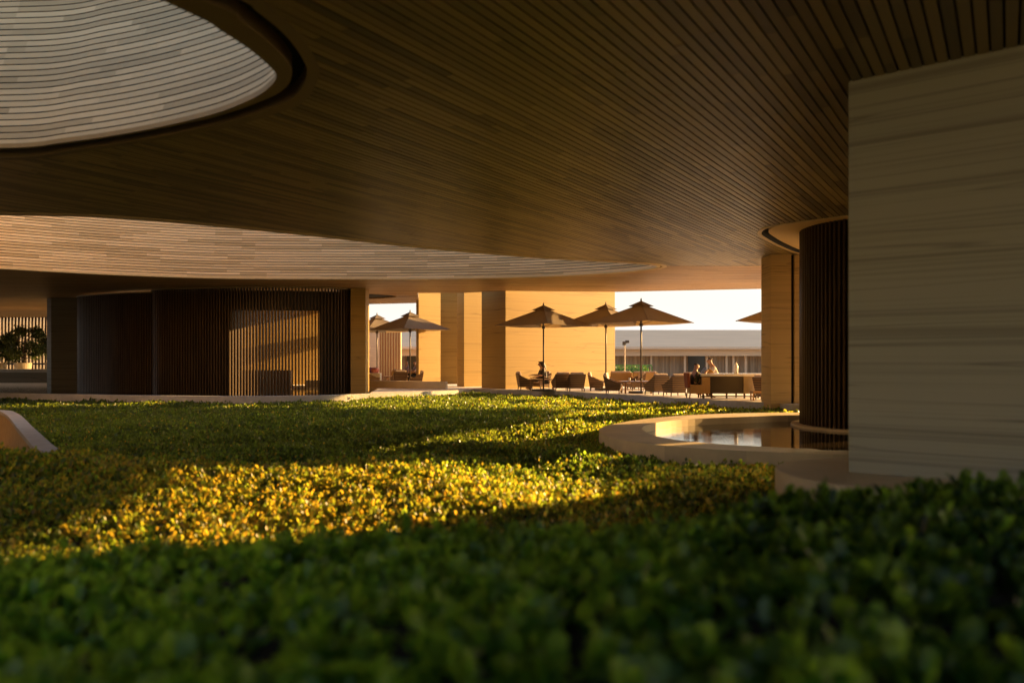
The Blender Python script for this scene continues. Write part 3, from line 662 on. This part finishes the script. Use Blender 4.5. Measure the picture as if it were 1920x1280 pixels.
# low curved bench wall in the gap
bw = spline([(-10, 38.6), at(690, 38.0), at(740, 37.2), at(790, 36.2), at(835, 35.9)], 10)
mb = MB(); wallpath(mb, bw, offset(bw, -.35, False), -.01, .33); tag(mb.build('low_wall', M['rim'], bevel=.01), 'low curved pale stone wall below the two small umbrellas', 'wall')

# far left court
slab('ledge_wall', [(-40, 46.2), (-23.6, 46.2), (-23.6, 46.6), (-40, 46.6)], 'low dark ledge wall with pale cap under the potted tree', M['greydark'], z0=-.5, z1=.60)
mb = MB(); mb.box(-40, -23.55, 46.1, 46.75, .603, .80); cap = mb.build('cap', M['kerb'], bpy.data.objects['ledge_wall'])
sc_ = empty('slat_screen', (0, 57, 0), label='backlit timber slat screen behind the potted tree at far left', cat='screen')
mb = MB(); fins(mb, np.stack([np.arange(-42, -22, 0.24), np.zeros(len(np.arange(-42, -22, 0.24)))], 1), -1, CEIL+.0, 0.12, 0.08); mb.build('slats', M['fin'], sc_)
mb = MB(); mb.box(-42, -22, -.03, .03, 1.0, 1.12); mb.build('rail', M['pole'], sc_)
slab('garden_wall', [(-46, 58.6), (-18, 80), (-18.5, 80.6), (-46.5, 59.1)], 'sunlit pale garden wall seen through the far slat screen', M['rim'], z0=-2, z1=5.2)
def potted_tree(loc, h, rad, label, seed):
    r_ = random.Random(seed); t = empty('potted_tree', loc, label=label, cat='tree')
    mb = MB(); mb.lathe([(.01, 0), (.38, 0), (.5, 1.15), (.46, 1.15), (.44, 1.05), (.01, 1.05)], seg=24); mb.build('pot', M['pot'], t, smooth=False)
    mb = MB(); mb.tube([(0, 0, 1.0), (.08, .03, 1.3), (.0, .1, 1.8), (.1, .05, h*.8)], [.09, .07, .05, .02])
    tips = []
    for k in range(12):
        a = k*2.4; z_ = 1.3+(h-1.7)*k/12*.9; e = (math.cos(a)*rad*r_.uniform(.5, .95), math.sin(a)*rad*.7, z_+.5*r_.random()); mb.tube([(.03, .05, z_), (e[0]*.5, e[1]*.5, z_+.2), e], [.035, .025, .01], 5); tips.append(e)
    mb.build('trunk', M['bark'], t); xs2, ys2, zs2 = [], [], []
    for e in tips+[(0, 0, h*.85)]:
        for k in range(85):
            v = Vector((r_.gauss(0, 1), r_.gauss(0, 1), r_.gauss(0, .8))).normalized()*r_.random()**.5*.42; xs2.append(e[0]+v.x); ys2.append(e[1]+v.y); zs2.append(e[2]+v.z)
    leafobj('crown', [leaves(np.array(xs2), np.array(ys2), 5, .13, True, (0.3, 2.4), np.array(zs2), spread=.05)], M['treeleaf'], t)
potted_tree((-30.4, 49.5, 0), 3.7, 1.25, 'dark bushy tree in a pale pot before the slat screen', 1)
potted_tree((-29.6, 51.5, 0), 3.2, 0.8, 'dark shrub half hidden behind the grey pier at far left', 2)
potted_tree((-32.6, 50.5, 0), 3.0, 1.1, 'dark shrub cut off by the left edge of the picture', 3)

# ------------------------------------------------------------------ buildings beyond the terrace
bd = empty('far_building', (0, 58, 0), label='long low pale building with sloping roof and curtained windows beyond the terrace', cat='building')
def zz(y, Y): return EYE-(y-HZ)/F*Y
Yb = 58.0
mb = MB(); zt, ze, zbm = zz(618.5, Yb+3), zz(650, Yb), zz(667, Yb+.6)
mb.add([(-9, 0, ze), (60, 0, ze), (60, 3, zt), (-9, 3, zt), (60, 9, zt), (-9, 9, zt), (-9, 0, ze-.12), (60, 0, ze-.12)], [(0, 1, 2, 3), (3, 2, 4, 5), (6, 7, 1, 0)]); mb.build('roof', M['white'], bd)
mb = MB(); mb.box(-9, 60, .5, .9, zbm, ze-.16); mb.build('beam', M['white'], bd)
mb = MB(); mb.box(-9, 60, 0.0, .9, ze-.16, ze-.125); mb.build('eave', M['white'], bd)
mb = MB(); u_ = np.arange(-9, 40, 0.07); w_ = .06*np.sin(u_*7.0+1.5*np.sin(u_*1.7))+.035*np.sin(u_*19)
for i in range(len(u_)-1):
    mb.add([(u_[i], 1.4+w_[i], -2.1), (u_[i+1], 1.4+w_[i+1], -2.1), (u_[i+1], 1.4+w_[i+1], zbm+.2), (u_[i], 1.4+w_[i], zbm+.2)], [(0, 1, 2, 3)])
mb.build('curtains', M['curtain'], bd)
mb = MB(); xa, xb = at(1291, Yb+1)[0], at(1322, Yb+1)[0]; mb.box(xa, xb, 1.15, 1.25, -2.1, zbm+.1); mb.build('doorway', M['glassdark'], bd)
mb = MB(); xa, xb = at(762, Yb+1)[0], at(790, Yb+1)[0]; mb.box(xa, xb, 1.15, 1.25, -2.1, zbm+.1); mb.build('doorway', M['glassdark'], bd)
for px in (1221, 1284, 1325, 1362, 1375, 1398, 1430):
    mb = MB(); X = at(px, Yb+1)[0]; mb.box(X-.07, X+.07, .95, 1.1, -2.1, zbm+.1); mb.build('window_post', M['white'], bd)
slab('white_wall', [at(660, 54), at(714.5, 54), (-8.6, 56), (-11.2, 56)], 'pale block wall left of the striped timber screen', M['white'], z0=-2, z1=zz(619, 54))
st = empty('timber_pavilion', (0, 0, 0), label='red and cream striped timber slat screen behind the small umbrellas', cat='screen')
pv = resample(np.array([at(713.5, 50), at(752, 49.2)]), .105)
for k, mm in enumerate((M['redwood'], M['palewood'])):
    mb = MB(); fins(mb, pv[k::2], -2, zz(615, 50), .10, .06+.03*k); mb.build('slats', mm, st)

# glass rail with green planting behind, lamp post
gr = empty('terrace_railing', (0, 0, 0), label='low green-edged railing behind the terrace seats', cat='railing')
Yr = 44.0; xa, xb = at(1140, Yr)[0], at(1222, Yr)[0]
mb = MB(); mb.box(xa, xb, Yr-.03, Yr+.03, zz(686, Yr), zz(683.5, Yr)); mb.build('handrail', M['glass_green'], gr)
for i, X in enumerate(np.linspace(xa, xb, 11)):
    mb = MB(); mb.box(X-.03, X+.03, Yr-.025, Yr+.025, -.1, zz(686, Yr)-.002); mb.build('post', M['glass_green'], gr)
hd = empty('shrub_row', (0, 0, 0), label='strip of green shrubs behind the terrace railing', cat='shrubs')
xs2 = rng.uniform(xa, xb, 420); ys2 = rng.uniform(Yr+.5, Yr+1.1, 420); zs2 = rng.uniform(0.1, .95, 420)
leafobj('foliage', [leaves(xs2, ys2, 5, .13, True, (0.3, 2.2), zs2, spread=.05)], M['shrubleaf'], hd)
mb = MB(); mb.tube([(xa, Yr+.8, 0), (xb, Yr+.8, .1)], .03, 5); mb.build('stem', M['bark'], hd)
lp = empty('floodlight_post', (*at(1171.5, 42), 0), label='slim pale post with a small black floodlight behind the umbrella', cat='lamp')
mb = MB(); mb.tube([(0, 0, 0), (0, 0, zz(657, 42)), (0, 0, zz(647, 42))], [.035, .03, .03]); mb.build('post', M['rim'], lp)
mb = MB(); mb.box(-.12, .0, -.1, .1, zz(647, 42), zz(640, 42)); mb.box(.02, .22, -.1, .1, zz(643, 42), zz(638, 42)); mb.tube([(0, 0, zz(647, 42)), (.12, 0, zz(640, 42))], .03); mb.build('lamp_head', M['metal'], lp, bevel=.02)

# ------------------------------------------------------------------ umbrellas
def make_umbrella():
    t = empty('garden_umbrella'); a = 1.47; n_ = 8
    def canopy(z0, z1, a, name, sag, par):
        mb = MB(); g_ = {}
        for s in range(4):           # four faces with a little sag between the ridges
            A = Vector((a, a, 0)) if s == 0 else None
            cs = [Vector((a, -a, z0)), Vector((a, a, z0)), Vector((-a, a, z0)), Vector((-a, -a, z0))]
            p, q = cs[s], cs[(s+1) % 4]; top = Vector((0, 0, z1)); rows = []
            for i in range(n_+1):
                u = i/n_; row = []
                for j in range(n_+1):
                    v = j/n_; e = p.lerp(q, v); pt = e.lerp(top, u)
                    pt.z -= sag*math.sin(math.pi*v)*math.sin(math.pi*min(1, u*.9+.12))*(1-u)*2; inw = sag*.9*math.sin(math.pi*v)*(1-u)
                    o_ = ((p+q)/2-Vector((0, 0, z0))).normalized(); pt -= o_*inw; row.append(pt)
                rows.append(row)
            for i in range(n_):
                for j in range(n_):
                    mb.add([rows[i][j], rows[i][j+1], rows[i+1][j+1], rows[i+1][j]], [(0, 1, 2, 3)])
        o = mb.build(name, M['canvas'], par, smooth=False)
        return o
    c = canopy(2.75, 3.50, a, 'canopy', .05, t); canopy(3.40, 3.62, .36, 'vent', .01, t)
    mb = MB(); mb.tube([(0, 0, .08), (0, 0, 3.5)], .033, 10); mb.build('pole', M['pole'], t, smooth=True)
    mb = MB(); mb.tube([(0, 0, 3.5), (0, 0, 3.66), (0, 0, 3.72)], [.02, .035, .012], 8); mb.build('finial', M['pole'], t, smooth=True)
    mb = MB(); mb.tube([(0, 0, 2.62), (0, 0, 2.74)], .07, 10); mb.build('hub', M['pole'], t)
    mb = MB(); mb.box(-.35, .35, -.35, .35, 0, .08); mb.build('base', M['metal'], t, bevel=.01)
    for k in range(4):
        d_ = Vector((1 if k in (0, 1) else -1, 1 if k in (0, 3) else -1, 0)); mb = MB(); mb.tube([(0, 0, 3.44), d_*a*.98+Vector((0, 0, 2.74))], .014, 5); rb = mb.build('rib', M['pole'], t)
        mb = MB(); mb.tube([(0, 0, 2.70), d_*a*.52+Vector((0, 0, 3.05))], .011, 5); mb.build('strut', M['pole'], rb)
    return t
def copy_tree(o, parent=None):
    c = o.copy(); COL.objects.link(c); c.parent = parent
    for chd in list(o.children): copy_tree(chd, c)
    return c
umb = make_umbrella()
US = [(1019, 33.6, 47, 1.0, 'brown square umbrella over the woman, against the orange wall'),
      (1202, 31.2, 43, 1.0, 'nearest brown umbrella, spread against the white sky'),
      (1136, 34.6, 50, 1.03, 'brown umbrella half hidden behind the nearest one'),
      (1484, 29.6, 42, 1.0, 'brown umbrella whose tip shows left of the right-hand pier'),
      (769, 40.0, 44, 1.03, 'amber umbrella beside the sunlit wall in the left gap'),
      (707, 44.2, 40, 1.06, 'amber umbrella partly hidden by the slim pier in the left gap')]
for i, (px, Y, rz, s, lab) in enumerate(US):
    o = umb if i == 0 else copy_tree(umb); o.location = (*at(px, Y), 0); o.rotation_euler = (0, 0, R(rz)); o.scale = (1, 1, s)
    tag(o, lab, 'umbrella', 'square garden umbrellas on the terrace')

# ------------------------------------------------------------------ seats
def make_chair():
    """low woven tub chair; front faces +x"""
    t = empty('rattan_chair'); W = .36
    mb = MB()                     # shell: back and sloping arms as one woven skin
    def panel(a, th):
        mb.add(a[0]+a[1], [(3, 2, 1, 0), (4, 5, 6, 7), (0, 1, 5, 4), (1, 2, 6, 5), (2, 3, 7, 6), (3, 0, 4, 7)])
    for s in (-1, 1):
        o1 = [(-.36, s*W, .72), (-.18, s*W, .60), (.16, s*W, .44), (.34, s*W, .40), (.27, s*W*.8, .12), (-.26, s*W*.8, .12)]
        o2 = [(x_, y_-s*.05, z_) for x_, y_, z_ in o1]; n_ = 6
        f = [tuple(range(n_)), tuple(range(2*n_-1, n_-1, -1))]+[(i, n_+i, n_+(i+1) % n_, (i+1) % n_) for i in range(n_)]
        if s > 0: f = [x_[::-1] for x_ in f]
        mb.add(o1+o2, f)
    panel([[(-.36, -W, .72), (-.36, W, .72), (-.26, W*.8, .12), (-.26, -W*.8, .12)], [(-.31, -W, .72), (-.31, W, .72), (-.20, W*.8, .12), (-.20, -W*.8, .12)]], .05)
    mb.add([(.27, -W*.8, .12), (.27, W*.8, .12), (.32, W*.93, .30), (.32, -W*.93, .30), (.23, -W*.8, .12), (.23, W*.8, .12), (.28, W*.93, .30), (.28, -W*.93, .30)], [(0, 1, 2, 3), (7, 6, 5, 4), (3, 2, 6, 7)])
    mb.add([(-.26, -W+.02, .28), (.30, -W+.02, .28), (.30, W-.02, .28), (-.26, W-.02, .28)], [(0, 1, 2, 3)])
    mb.build('shell', M['rattan'], t, bevel=.008)
    mb = MB(); mb.box(-.20, .32, -.29, .29, .29, .40); mb.build('seat_cushion', M['cushion'], t, bevel=.035)
    mb = MB(); T4 = Matrix.Translation((-.27, 0, .38)) @ Matrix.Rotation(R(-12), 4, 'Y'); mb.box(.0, .12, -.28, .28, 0, .41, M4=T4); mb.build('back_cushion', M['cushion'], t, bevel=.035)
    for sx, sy in ((-.24, -.31), (-.24, .31), (.26, -.31), (.26, .31)):
        mb = MB(); mb.tube([(sx, sy, 0), (sx*.97, sy*.97, .14)], [.018, .026], 6); mb.build('leg', M['pole'], t)
    return t
ch0 = make_chair(); chairs = [
    (984, 34.9, 10, 'rattan chair with pale cushions facing right before the shadowed wall'),
    (1014, 35.7, 215, 'rattan chair the woman in the patterned top sits on'),
    (1052, 33.6, 104, 'dark-backed rattan chair nearest right of the seated woman'),
    (1080, 33.2, 96, 'rattan chair second to the right of the seated woman, back turned'),
    (1118, 33.8, -8, 'rattan chair right in front of the wall edge, below the half-hidden umbrella'),
    (1150, 30.9, -14, 'dark rattan chair facing right at the nearest low table'),
    (1230, 29.7, 116, 'dark rattan chair facing left at the nearest low table'),
    (1265, 28.7, 112, 'sunlit rattan chair with its woven back turned, left of the counter'),
    (1440, 25.9, 20, 'woven rattan chair partly hidden by the right-hand pier'),
    (1192, 34.4, 190, 'rattan chair behind the nearest low table, facing left'),
    (1278, 33.0, 200, 'rattan chair behind the sunlit one, with a white cushion top'),
    (700, 40.4, 10, 'dark rattan chair next to the slim pier in the left gap'),
    (748, 39.6, 115, 'rattan chair below the amber umbrella in the left gap'),
    (780, 39.0, 190, 'rattan chair touching the sunlit wall in the left gap')]
for i, (px, Y, rz, lab) in enumerate(chairs):
    o = ch0 if i == 0 else copy_tree(ch0); o.location = (*at(px, Y), 0); o.rotation_euler = (0, 0, R(rz)); tag(o, lab, 'chair', 'woven tub chairs on the terrace')
def make_table():
    t = empty('low_table'); mb = MB(); mb.box(-.62, .62, -.45, .45, .44, .48); mb.build('table_top', M['tabletop'], t, bevel=.008)
    for sx, sy in ((-.5, -.34), (-.5, .34), (.5, -.34), (.5, .34)):
        mb = MB(); mb.box(sx-.03, sx+.03, sy-.03, sy+.03, 0, .438); mb.build('leg', M['tabletop'], t)
    return t
tb = make_table(); tabs = [(1016, 34.6, 0, 'low timber table in front of the seated woman'), (1193, 30.9, 4, 'low timber table under the nearest umbrella, with drinks'), (742, 41.2, 0, 'low timber table under the amber umbrella')]
for i, (px, Y, rz, lab) in enumerate(tabs):
    o = tb if i == 0 else copy_tree(tb); o.location = (*at(px, Y), 0); o.rotation_euler = (0, 0, R(rz)); tag(o, lab, 'table', 'low terrace tables')
# drinks on the nearest table
for k, (dx, dy, hh, lab) in enumerate(((-.28, -.1, .13, 'tall glass at the left end of the nearest table'), (-.05, .1, .10, 'short dark tumbler in the middle of the nearest table'), (.18, -.05, .10, 'short tumbler at the right of the nearest table'))):
    p = at(1193, 30.9); mb = MB(); mb.lathe([(.01, 0), (.035, 0), (.042, hh), (.038, hh), (.032, .01), (.01, .01)], seg=16)
    o = mb.build('drinking_glass', M['stone_white'] if k == 0 else M['bar_dark'], smooth=True); o.location = (p[0]+dx, p[1]+dy, .481); tag(o, lab, 'glass', 'glasses on the nearest table')
# upholstered sofas behind
def make_sofa(w_):
    t = empty('sofa'); mb = MB(); mb.box(-w_/2, w_/2, -.36, .40, .10, .36); mb.build('seat', M['tan_leather'], t, bevel=.03)
    mb = MB(); mb.box(-w_/2, w_/2, -.42, -.30, .12, .74); mb.build('backrest', M['tan_leather'], t, bevel=.03)
    mb = MB(); mb.box(-w_/2+.04, w_/2-.04, -.28, -.12, .42, .80); mb.build('back_cushion', M['cushion'], t, bevel=.05)
    for s in (-1, 1):
        mb = MB(); mb.box(s*w_/2-.06, s*w_/2+.06, -.42, .40, .1, .56); mb.build('armrest', M['tan_leather'], t, bevel=.03)
        for yy in (-.35, .33):
            mb = MB(); mb.box(s*(w_/2-.08)-.025, s*(w_/2-.08)+.025, yy-.025, yy+.025, 0, .098); mb.build('leg', M['pole'], t)
    return t
for px, Y, rz, w_, lab in ((1162, 36.6, 4, 1.0, 'tan sofa just right of the orange wall'), (1208, 36.2, -3, 1.1, 'tan sofa with pale cushions behind the nearest umbrella pole'), (762, 43.2, 0, 1.5, 'pale sofa at the back of the left gap')):
    o = make_sofa(w_); o.location = (*at(px, Y), 0); o.rotation_euler = (0, 0, R(rz)); tag(o, lab, 'sofa', 'sofas on the terrace')
for px, Y, m_, lab in ((697, 42.5, 'purple', 'purple cushion on the chair in the left gap'), (703.5, 42.3, 'pink', 'pink cushion beside the purple one')):
    mb = MB(); mb.lathe([(.01, 0), (.17, .02), (.22, .15), (.17, .28), (.01, .30)], seg=16); o = mb.build('round_cushion', M[m_], smooth=True); o.location = (*at(px, Y), .62); tag(o, lab, 'cushion')
mb = MB(); mb.box(at(686, 42.4)[0]-.3, at(714, 42.4)[0], 42.1, 42.8, 0, .615); tag(mb.build('side_cabinet', M['rim'], bevel=.01), 'low pale cabinet carrying the round cushions', 'cabinet')

# counter table with its rounded end
ct = empty('counter', (*at(1374, 27.2), 0), label='large white-topped counter with shaded front and sunlit rounded end', cat='counter')
pts = [(-1.20, -.45), (.75, -.50), (1.12, -.30), (1.28, 0.05), (1.12, .40), (.75, .62), (-.2, .72), (-1.20, .55)]
tp = spline(pts[1:7], 8); tp = np.vstack([[pts[0]], tp, [pts[7]]])
mb = MB(); mb.prism(list(map(tuple, tp)), .745, .83); mb.build('counter_top', M['stone_white'], ct, bevel=.03)
mb = MB(); mb.prism([(-.85, -.36), (.25, -.36), (.25, .4), (-.85, .4)], .16, .743); mb.build('front_panel', M['bar_dark'], ct, bevel=.01)  # darkened to stand for the shaded side of the counter
end = [(.255+.72*math.cos(t)*1.05, .02+.42*math.sin(t)) for t in np.linspace(-math.pi/2, math.pi/2, 16)]
mb = MB(); mb.prism(end, .16, .743); mb.build('rounded_end', M['bar_sunlit'], ct)
mb = MB(); mb.box(-1.16, -.87, -.40, .30, .16, .72); mb.build('side_cabinet', M['tan_leather'], ct, bevel=.01)
for x_, y_ in ((-1.1, -.34), (-.8, -.3), (-.3, -.32), (.3, -.32), (.8, -.2), (-1.1, .3), (.2, .32), (.8, .2)):
    mb = MB(); mb.box(x_-.025, x_+.025, y_-.025, y_+.025, 0, .158); mb.build('foot', M['pole'], ct)
mb = MB(); mb.box(-1.15, .9, -.34, -.28, .045, .085); mb.build('foot_rail', M['pole'], ct)
bt = empty('water_dispenser', (*at(1380, 27.2), .83), label='white bottle-shaped dispenser standing on the counter', cat='dispenser')
mb = MB(); mb.lathe([(.01, 0), (.065, 0), (.07, .05), (.07, .24), (.05, .28), (.045, .29)], seg=20); mb.build('body', M['stone_white'], bt, smooth=True)
mb = MB(); mb.lathe([(.045, .29), (.055, .30), (.05, .33), (.025, .345), (.028, .37), (.01, .385)], seg=20); mb.build('lid', M['stone_white'], bt, smooth=True)
mb = MB(); mb.tube([(0, -.07, .05), (0, -.11, .04), (0, -.11, .01)], .012, 6); mb.build('tap', M['metal'], bt)
st_ = empty('small_stool', (*at(1420, 25.6), 0), label='small low stool in front of the counter\'s golden end', cat='stool')
mb = MB(); mb.box(-.2, .2, -.16, .16, .24, .29); mb.build('seat', M['tabletop'], st_, bevel=.006)
for sx in (-.17, .17):
    for sy in (-.13, .13): mb = MB(); mb.box(sx-.02, sx+.02, sy-.02, sy+.02, 0, .238); mb.build('leg', M['tabletop'], st_)
ac = empty('armchair', (*at(1303, 27.0), 0), rz=R(0), label='amber armchair with russet back at the left end of the counter', cat='armchair')
mb = MB(); mb.box(-.22, .26, -.26, .26, .16, .46); mb.build('seat_box', M['tan_leather'], ac, bevel=.01)
mb = MB(); T4 = Matrix.Translation((-.25, 0, .36)) @ Matrix.Rotation(R(-6), 4, 'Y'); mb.box(-.04, .06, -.26, .26, 0, .50, M4=T4); mb.build('backrest', M['redcush'], ac, bevel=.025)
for sx in (-.22, .24):
    for sy in (-.24, .24): mb = MB(); mb.tube([(sx*1.05, sy, 0), (sx, sy, .17)], .02, 6); mb.build('leg', M['pole'], ac)

# ------------------------------------------------------------------ people
def skinmesh(nodes, edges, name, m, parent, scale=1.0, root=0, sub=1):
    me = bpy.data.meshes.new(name); me.from_pydata([n_[0] for n_ in nodes], edges, []); o = link(name, me, m, parent)
    sk = o.modifiers.new('skin', 'SKIN'); lay = me.skin_vertices[0].data
    for i, n_ in enumerate(nodes):
        r_ = n_[1]; r_ = r_ if isinstance(r_, tuple) else (r_, r_); lay[i].radius = (r_[0]*scale, r_[1]*scale); lay[i].use_root = (i == root)
    ss = o.modifiers.new('sub', 'SUBSURF'); ss.levels = ss.render_levels = sub
    dg = bpy.context.evaluated_depsgraph_get(); ev = o.evaluated_get(dg); nm = bpy.data.meshes.new_from_object(ev)
    o.modifiers.clear(); o.data = nm; nm.name = name
    if not nm.materials: nm.materials.append(m)
    nm.polygons.foreach_set('use_smooth', [True]*len(nm.polygons)); return o
def person(loc, rz, label, J, top, bottom, hairm, hair='short', s=1.0, wide=1.0):
    """seated/standing figure facing +x; J: joint name -> position"""
    t = empty('person', loc, rz, label, 'person'); t.scale = (s*wide, s*wide, s)
    names = ['pel', 'waist', 'chest', 'neck', 'jaw', 'head', 'crown', 'shL', 'elL', 'wrL', 'shR', 'elR', 'wrR', 'hipL', 'knL', 'anL', 'toL', 'hipR', 'knR', 'anR', 'toR']
    rad = dict(pel=(.15, .12), waist=(.125, .10), chest=(.15, .11), neck=.055, jaw=.062, head=.088, crown=.06, shL=.06, elL=.042, wrL=.028, shR=.06, elR=.042, wrR=.028, hipL=.095, knL=.06, anL=.04, toL=.035, hipR=.095, knR=.06, anR=.04, toR=.035)
    idx = {k: i for i, k in enumerate(names)}; nodes = [(J[k], rad[k]) for k in names]
    E = [('pel', 'waist'), ('waist', 'chest'), ('chest', 'neck'), ('neck', 'jaw'), ('jaw', 'head'), ('head', 'crown'), ('chest', 'shL'), ('shL', 'elL'), ('elL', 'wrL'), ('chest', 'shR'), ('shR', 'elR'), ('elR', 'wrR'), ('pel', 'hipL'), ('hipL', 'knL'), ('knL', 'anL'), ('anL', 'toL'), ('pel', 'hipR'), ('hipR', 'knR'), ('knR', 'anR'), ('anR', 'toR')]
    edges = [(idx[a], idx[b_]) for a, b_ in E]
    for sd_ in 'LR':                # palm, four fingers and a thumb
        w_ = Vector(J['wr'+sd_]); e = Vector(J['el'+sd_]); d_ = (w_-e).normalized(); sdv = d_.cross(Vector((0, 0, 1))).normalized()
        pi_ = len(nodes); nodes.append((tuple(w_+d_*.07), (.036, .018))); edges.append((idx['wr'+sd_], pi_))
        for q in range(4):
            b0 = w_+d_*.09+sdv*(q-1.5)*.02; L_ = (.062, .072, .068, .052)[q]
            i0 = len(nodes); nodes += [(tuple(b0), .010), (tuple(b0+d_*L_*.55-Vector((0, 0, .008))), .009), (tuple(b0+d_*L_-Vector((0, 0, .025))), .007)]
            edges += [(pi_, i0), (i0, i0+1), (i0+1, i0+2)]
        b0 = w_+d_*.035-sdv*.035; i0 = len(nodes); nodes += [(tuple(b0), .011), (tuple(b0+d_*.04-sdv*.025), .009)]; edges += [(pi_, i0), (i0, i0+1)]
    hd_ = Vector(J['head']); f_ = Vector(J.get('face', (1, 0, 0))).normalized()
    i0 = len(nodes); nodes += [(tuple(hd_+f_*.092-Vector((0, 0, .012))), .014)]; edges += [(idx['head'], i0)]     # nose
    skinmesh(nodes, edges, 'body', M['skin'], t, 1.0, 0)
    def cover(keys, ed, name, m_, k):
        nd = [(J[a], rad[a]) for a in keys]; ix = {a: i for i, a in enumerate(keys)}; skinmesh(nd, [(ix[a], ix[b_]) for a, b_ in ed], name, m_, t, k, 0)
    J2 = dict(J)
    cover(['pel', 'waist', 'chest', 'shL', 'elL', 'shR', 'elR'], [('pel', 'waist'), ('waist', 'chest'), ('chest', 'shL'), ('shL', 'elL'), ('chest', 'shR'), ('shR', 'elR')], 'shirt', top, 1.17)
    cover(['pel', 'hipL', 'knL', 'anL', 'hipR', 'knR', 'anR'], [('pel', 'hipL'), ('hipL', 'knL'), ('knL', 'anL'), ('pel', 'hipR'), ('hipR', 'knR'), ('knR', 'anR')], 'trousers', bottom, 1.15)
    h0 = hd_-f_*.03+Vector((0, 0, .025))
    nd = [(tuple(h0), .088), (tuple(Vector(J['crown'])-f_*.012+Vector((0, 0, .012))), .062)]
    if hair == 'long': nd += [(tuple(h0-f_*.05-Vector((0, 0, .10))), .09), (tuple(h0-f_*.08-Vector((0, 0, .24))), .085), (tuple(h0-f_*.09-Vector((0, 0, .38))), .05)]
    skinmesh(nd, [(0, 1)]+([(0, 2), (2, 3), (3, 4)] if hair == 'long' else []), 'hair', hairm, t, 1.0, 0)
    return t
def seated(lean=0.0, armL=None, armR=None, headfwd=0.0, seat=.46, face=(1, 0, 0)):
    z_ = seat+.09; L_ = lean
    J = dict(pel=(0, 0, z_), waist=(.02+L_*.3, 0, z_+.18), chest=(.02+L_*.8, 0, z_+.40), neck=(.03+L_, 0, z_+.54), jaw=(.05+L_+headfwd, 0, z_+.60), head=(.06+L_+headfwd, 0, z_+.68), crown=(.05+L_+headfwd, 0, z_+.76),
             shL=(.02+L_*.9, .17, z_+.45), shR=(.02+L_*.9, -.17, z_+.45), hipL=(.05, .09, z_-.02), hipR=(.05, -.09, z_-.02), knL=(.46, .12, z_+.0), knR=(.46, -.12, z_+.0), anL=(.44, .12, .08), anR=(.44, -.12, .08), toL=(.60, .13, .035), toR=(.60, -.13, .035), face=face)
    J['elL'], J['wrL'] = armL or ((.16, .21, z_+.22), (.36, .12, z_+.20)); J['elR'], J['wrR'] = armR or ((.16, -.21, z_+.22), (.36, -.12, z_+.20)); return J
person((*at(1022, 35.6), 0), R(188), 'seated woman with long dark hair and patterned black top', seated(.06, seat=.32, armL=((.14, .20, .60), (.34, .10, .54)), headfwd=.02), M['blouse'], M['black'], M['hair'], 'long', s=1.03, wide=1.4)
person((*at(1300, 27.1), 0), R(8), 'dark-haired person in an olive shirt seated at the end of the counter', seated(.03, seat=.30, armR=((.18, -.2, .64), (.34, -.05, .84)), armL=((.2, .2, .70), (.46, .12, .80))), M['olive'], M['black'], M['hair'], s=1.02, wide=1.2)
person((*at(1346, 29.3), 0), R(178), 'grey-haired man in a white shirt leaning over behind the counter', seated(.14, seat=.42, headfwd=.04, armL=((.22, .22, .77), (.44, .12, .74)), armR=((.22, -.22, .77), (.44, -.12, .74))), M['shirt'], M['black'], M['greyhair'], s=1.06, wide=1.2)
person((*at(765, 42.9), 0), R(200), 'person in floral clothes seated left of the two on the far sofa', seated(.0, seat=.40), M['floral'], M['black'], M['greyhair'])
person((*at(781, 42.9), 0), R(200), 'person in floral clothes seated nearest the sunlit wall on the far sofa', seated(.02, seat=.40), M['floral'], M['black'], M['hair'])
# cloth and bag on the counter
def bundle(name, pxl, Y, z0, pts, m_, label, cat):
    mb = MB(); n_ = len(pts); mb.add([(x_, -.05, z_) for x_, z_ in pts]+[(x_*.9, .09, z_*.92) for x_, z_ in pts], [tuple(range(n_)), tuple(range(2*n_-1, n_-1, -1))]+[(i, (i+1) % n_, n_+(i+1) % n_, n_+i)[::-1] for i in range(n_)])
    o = mb.build(name, m_, bevel=.02); o.location = (*at(pxl, Y), z0); tag(o, label, cat)
bundle('folded_cloth', 1320, 27.3, .832, [(-.12, 0), (.10, 0), (.09, .14), (.07, .23), (.02, .22), (-.06, .12)], M['blue'], 'blue folded cloth held above the counter', 'cloth')
bundle('bag', 1331, 27.5, .832, [(-.12, 0), (.15, 0), (.08, .10), (-.03, .17), (-.09, .14)], M['orange'], 'amber bag between the blue cloth and the man in white', 'bag')
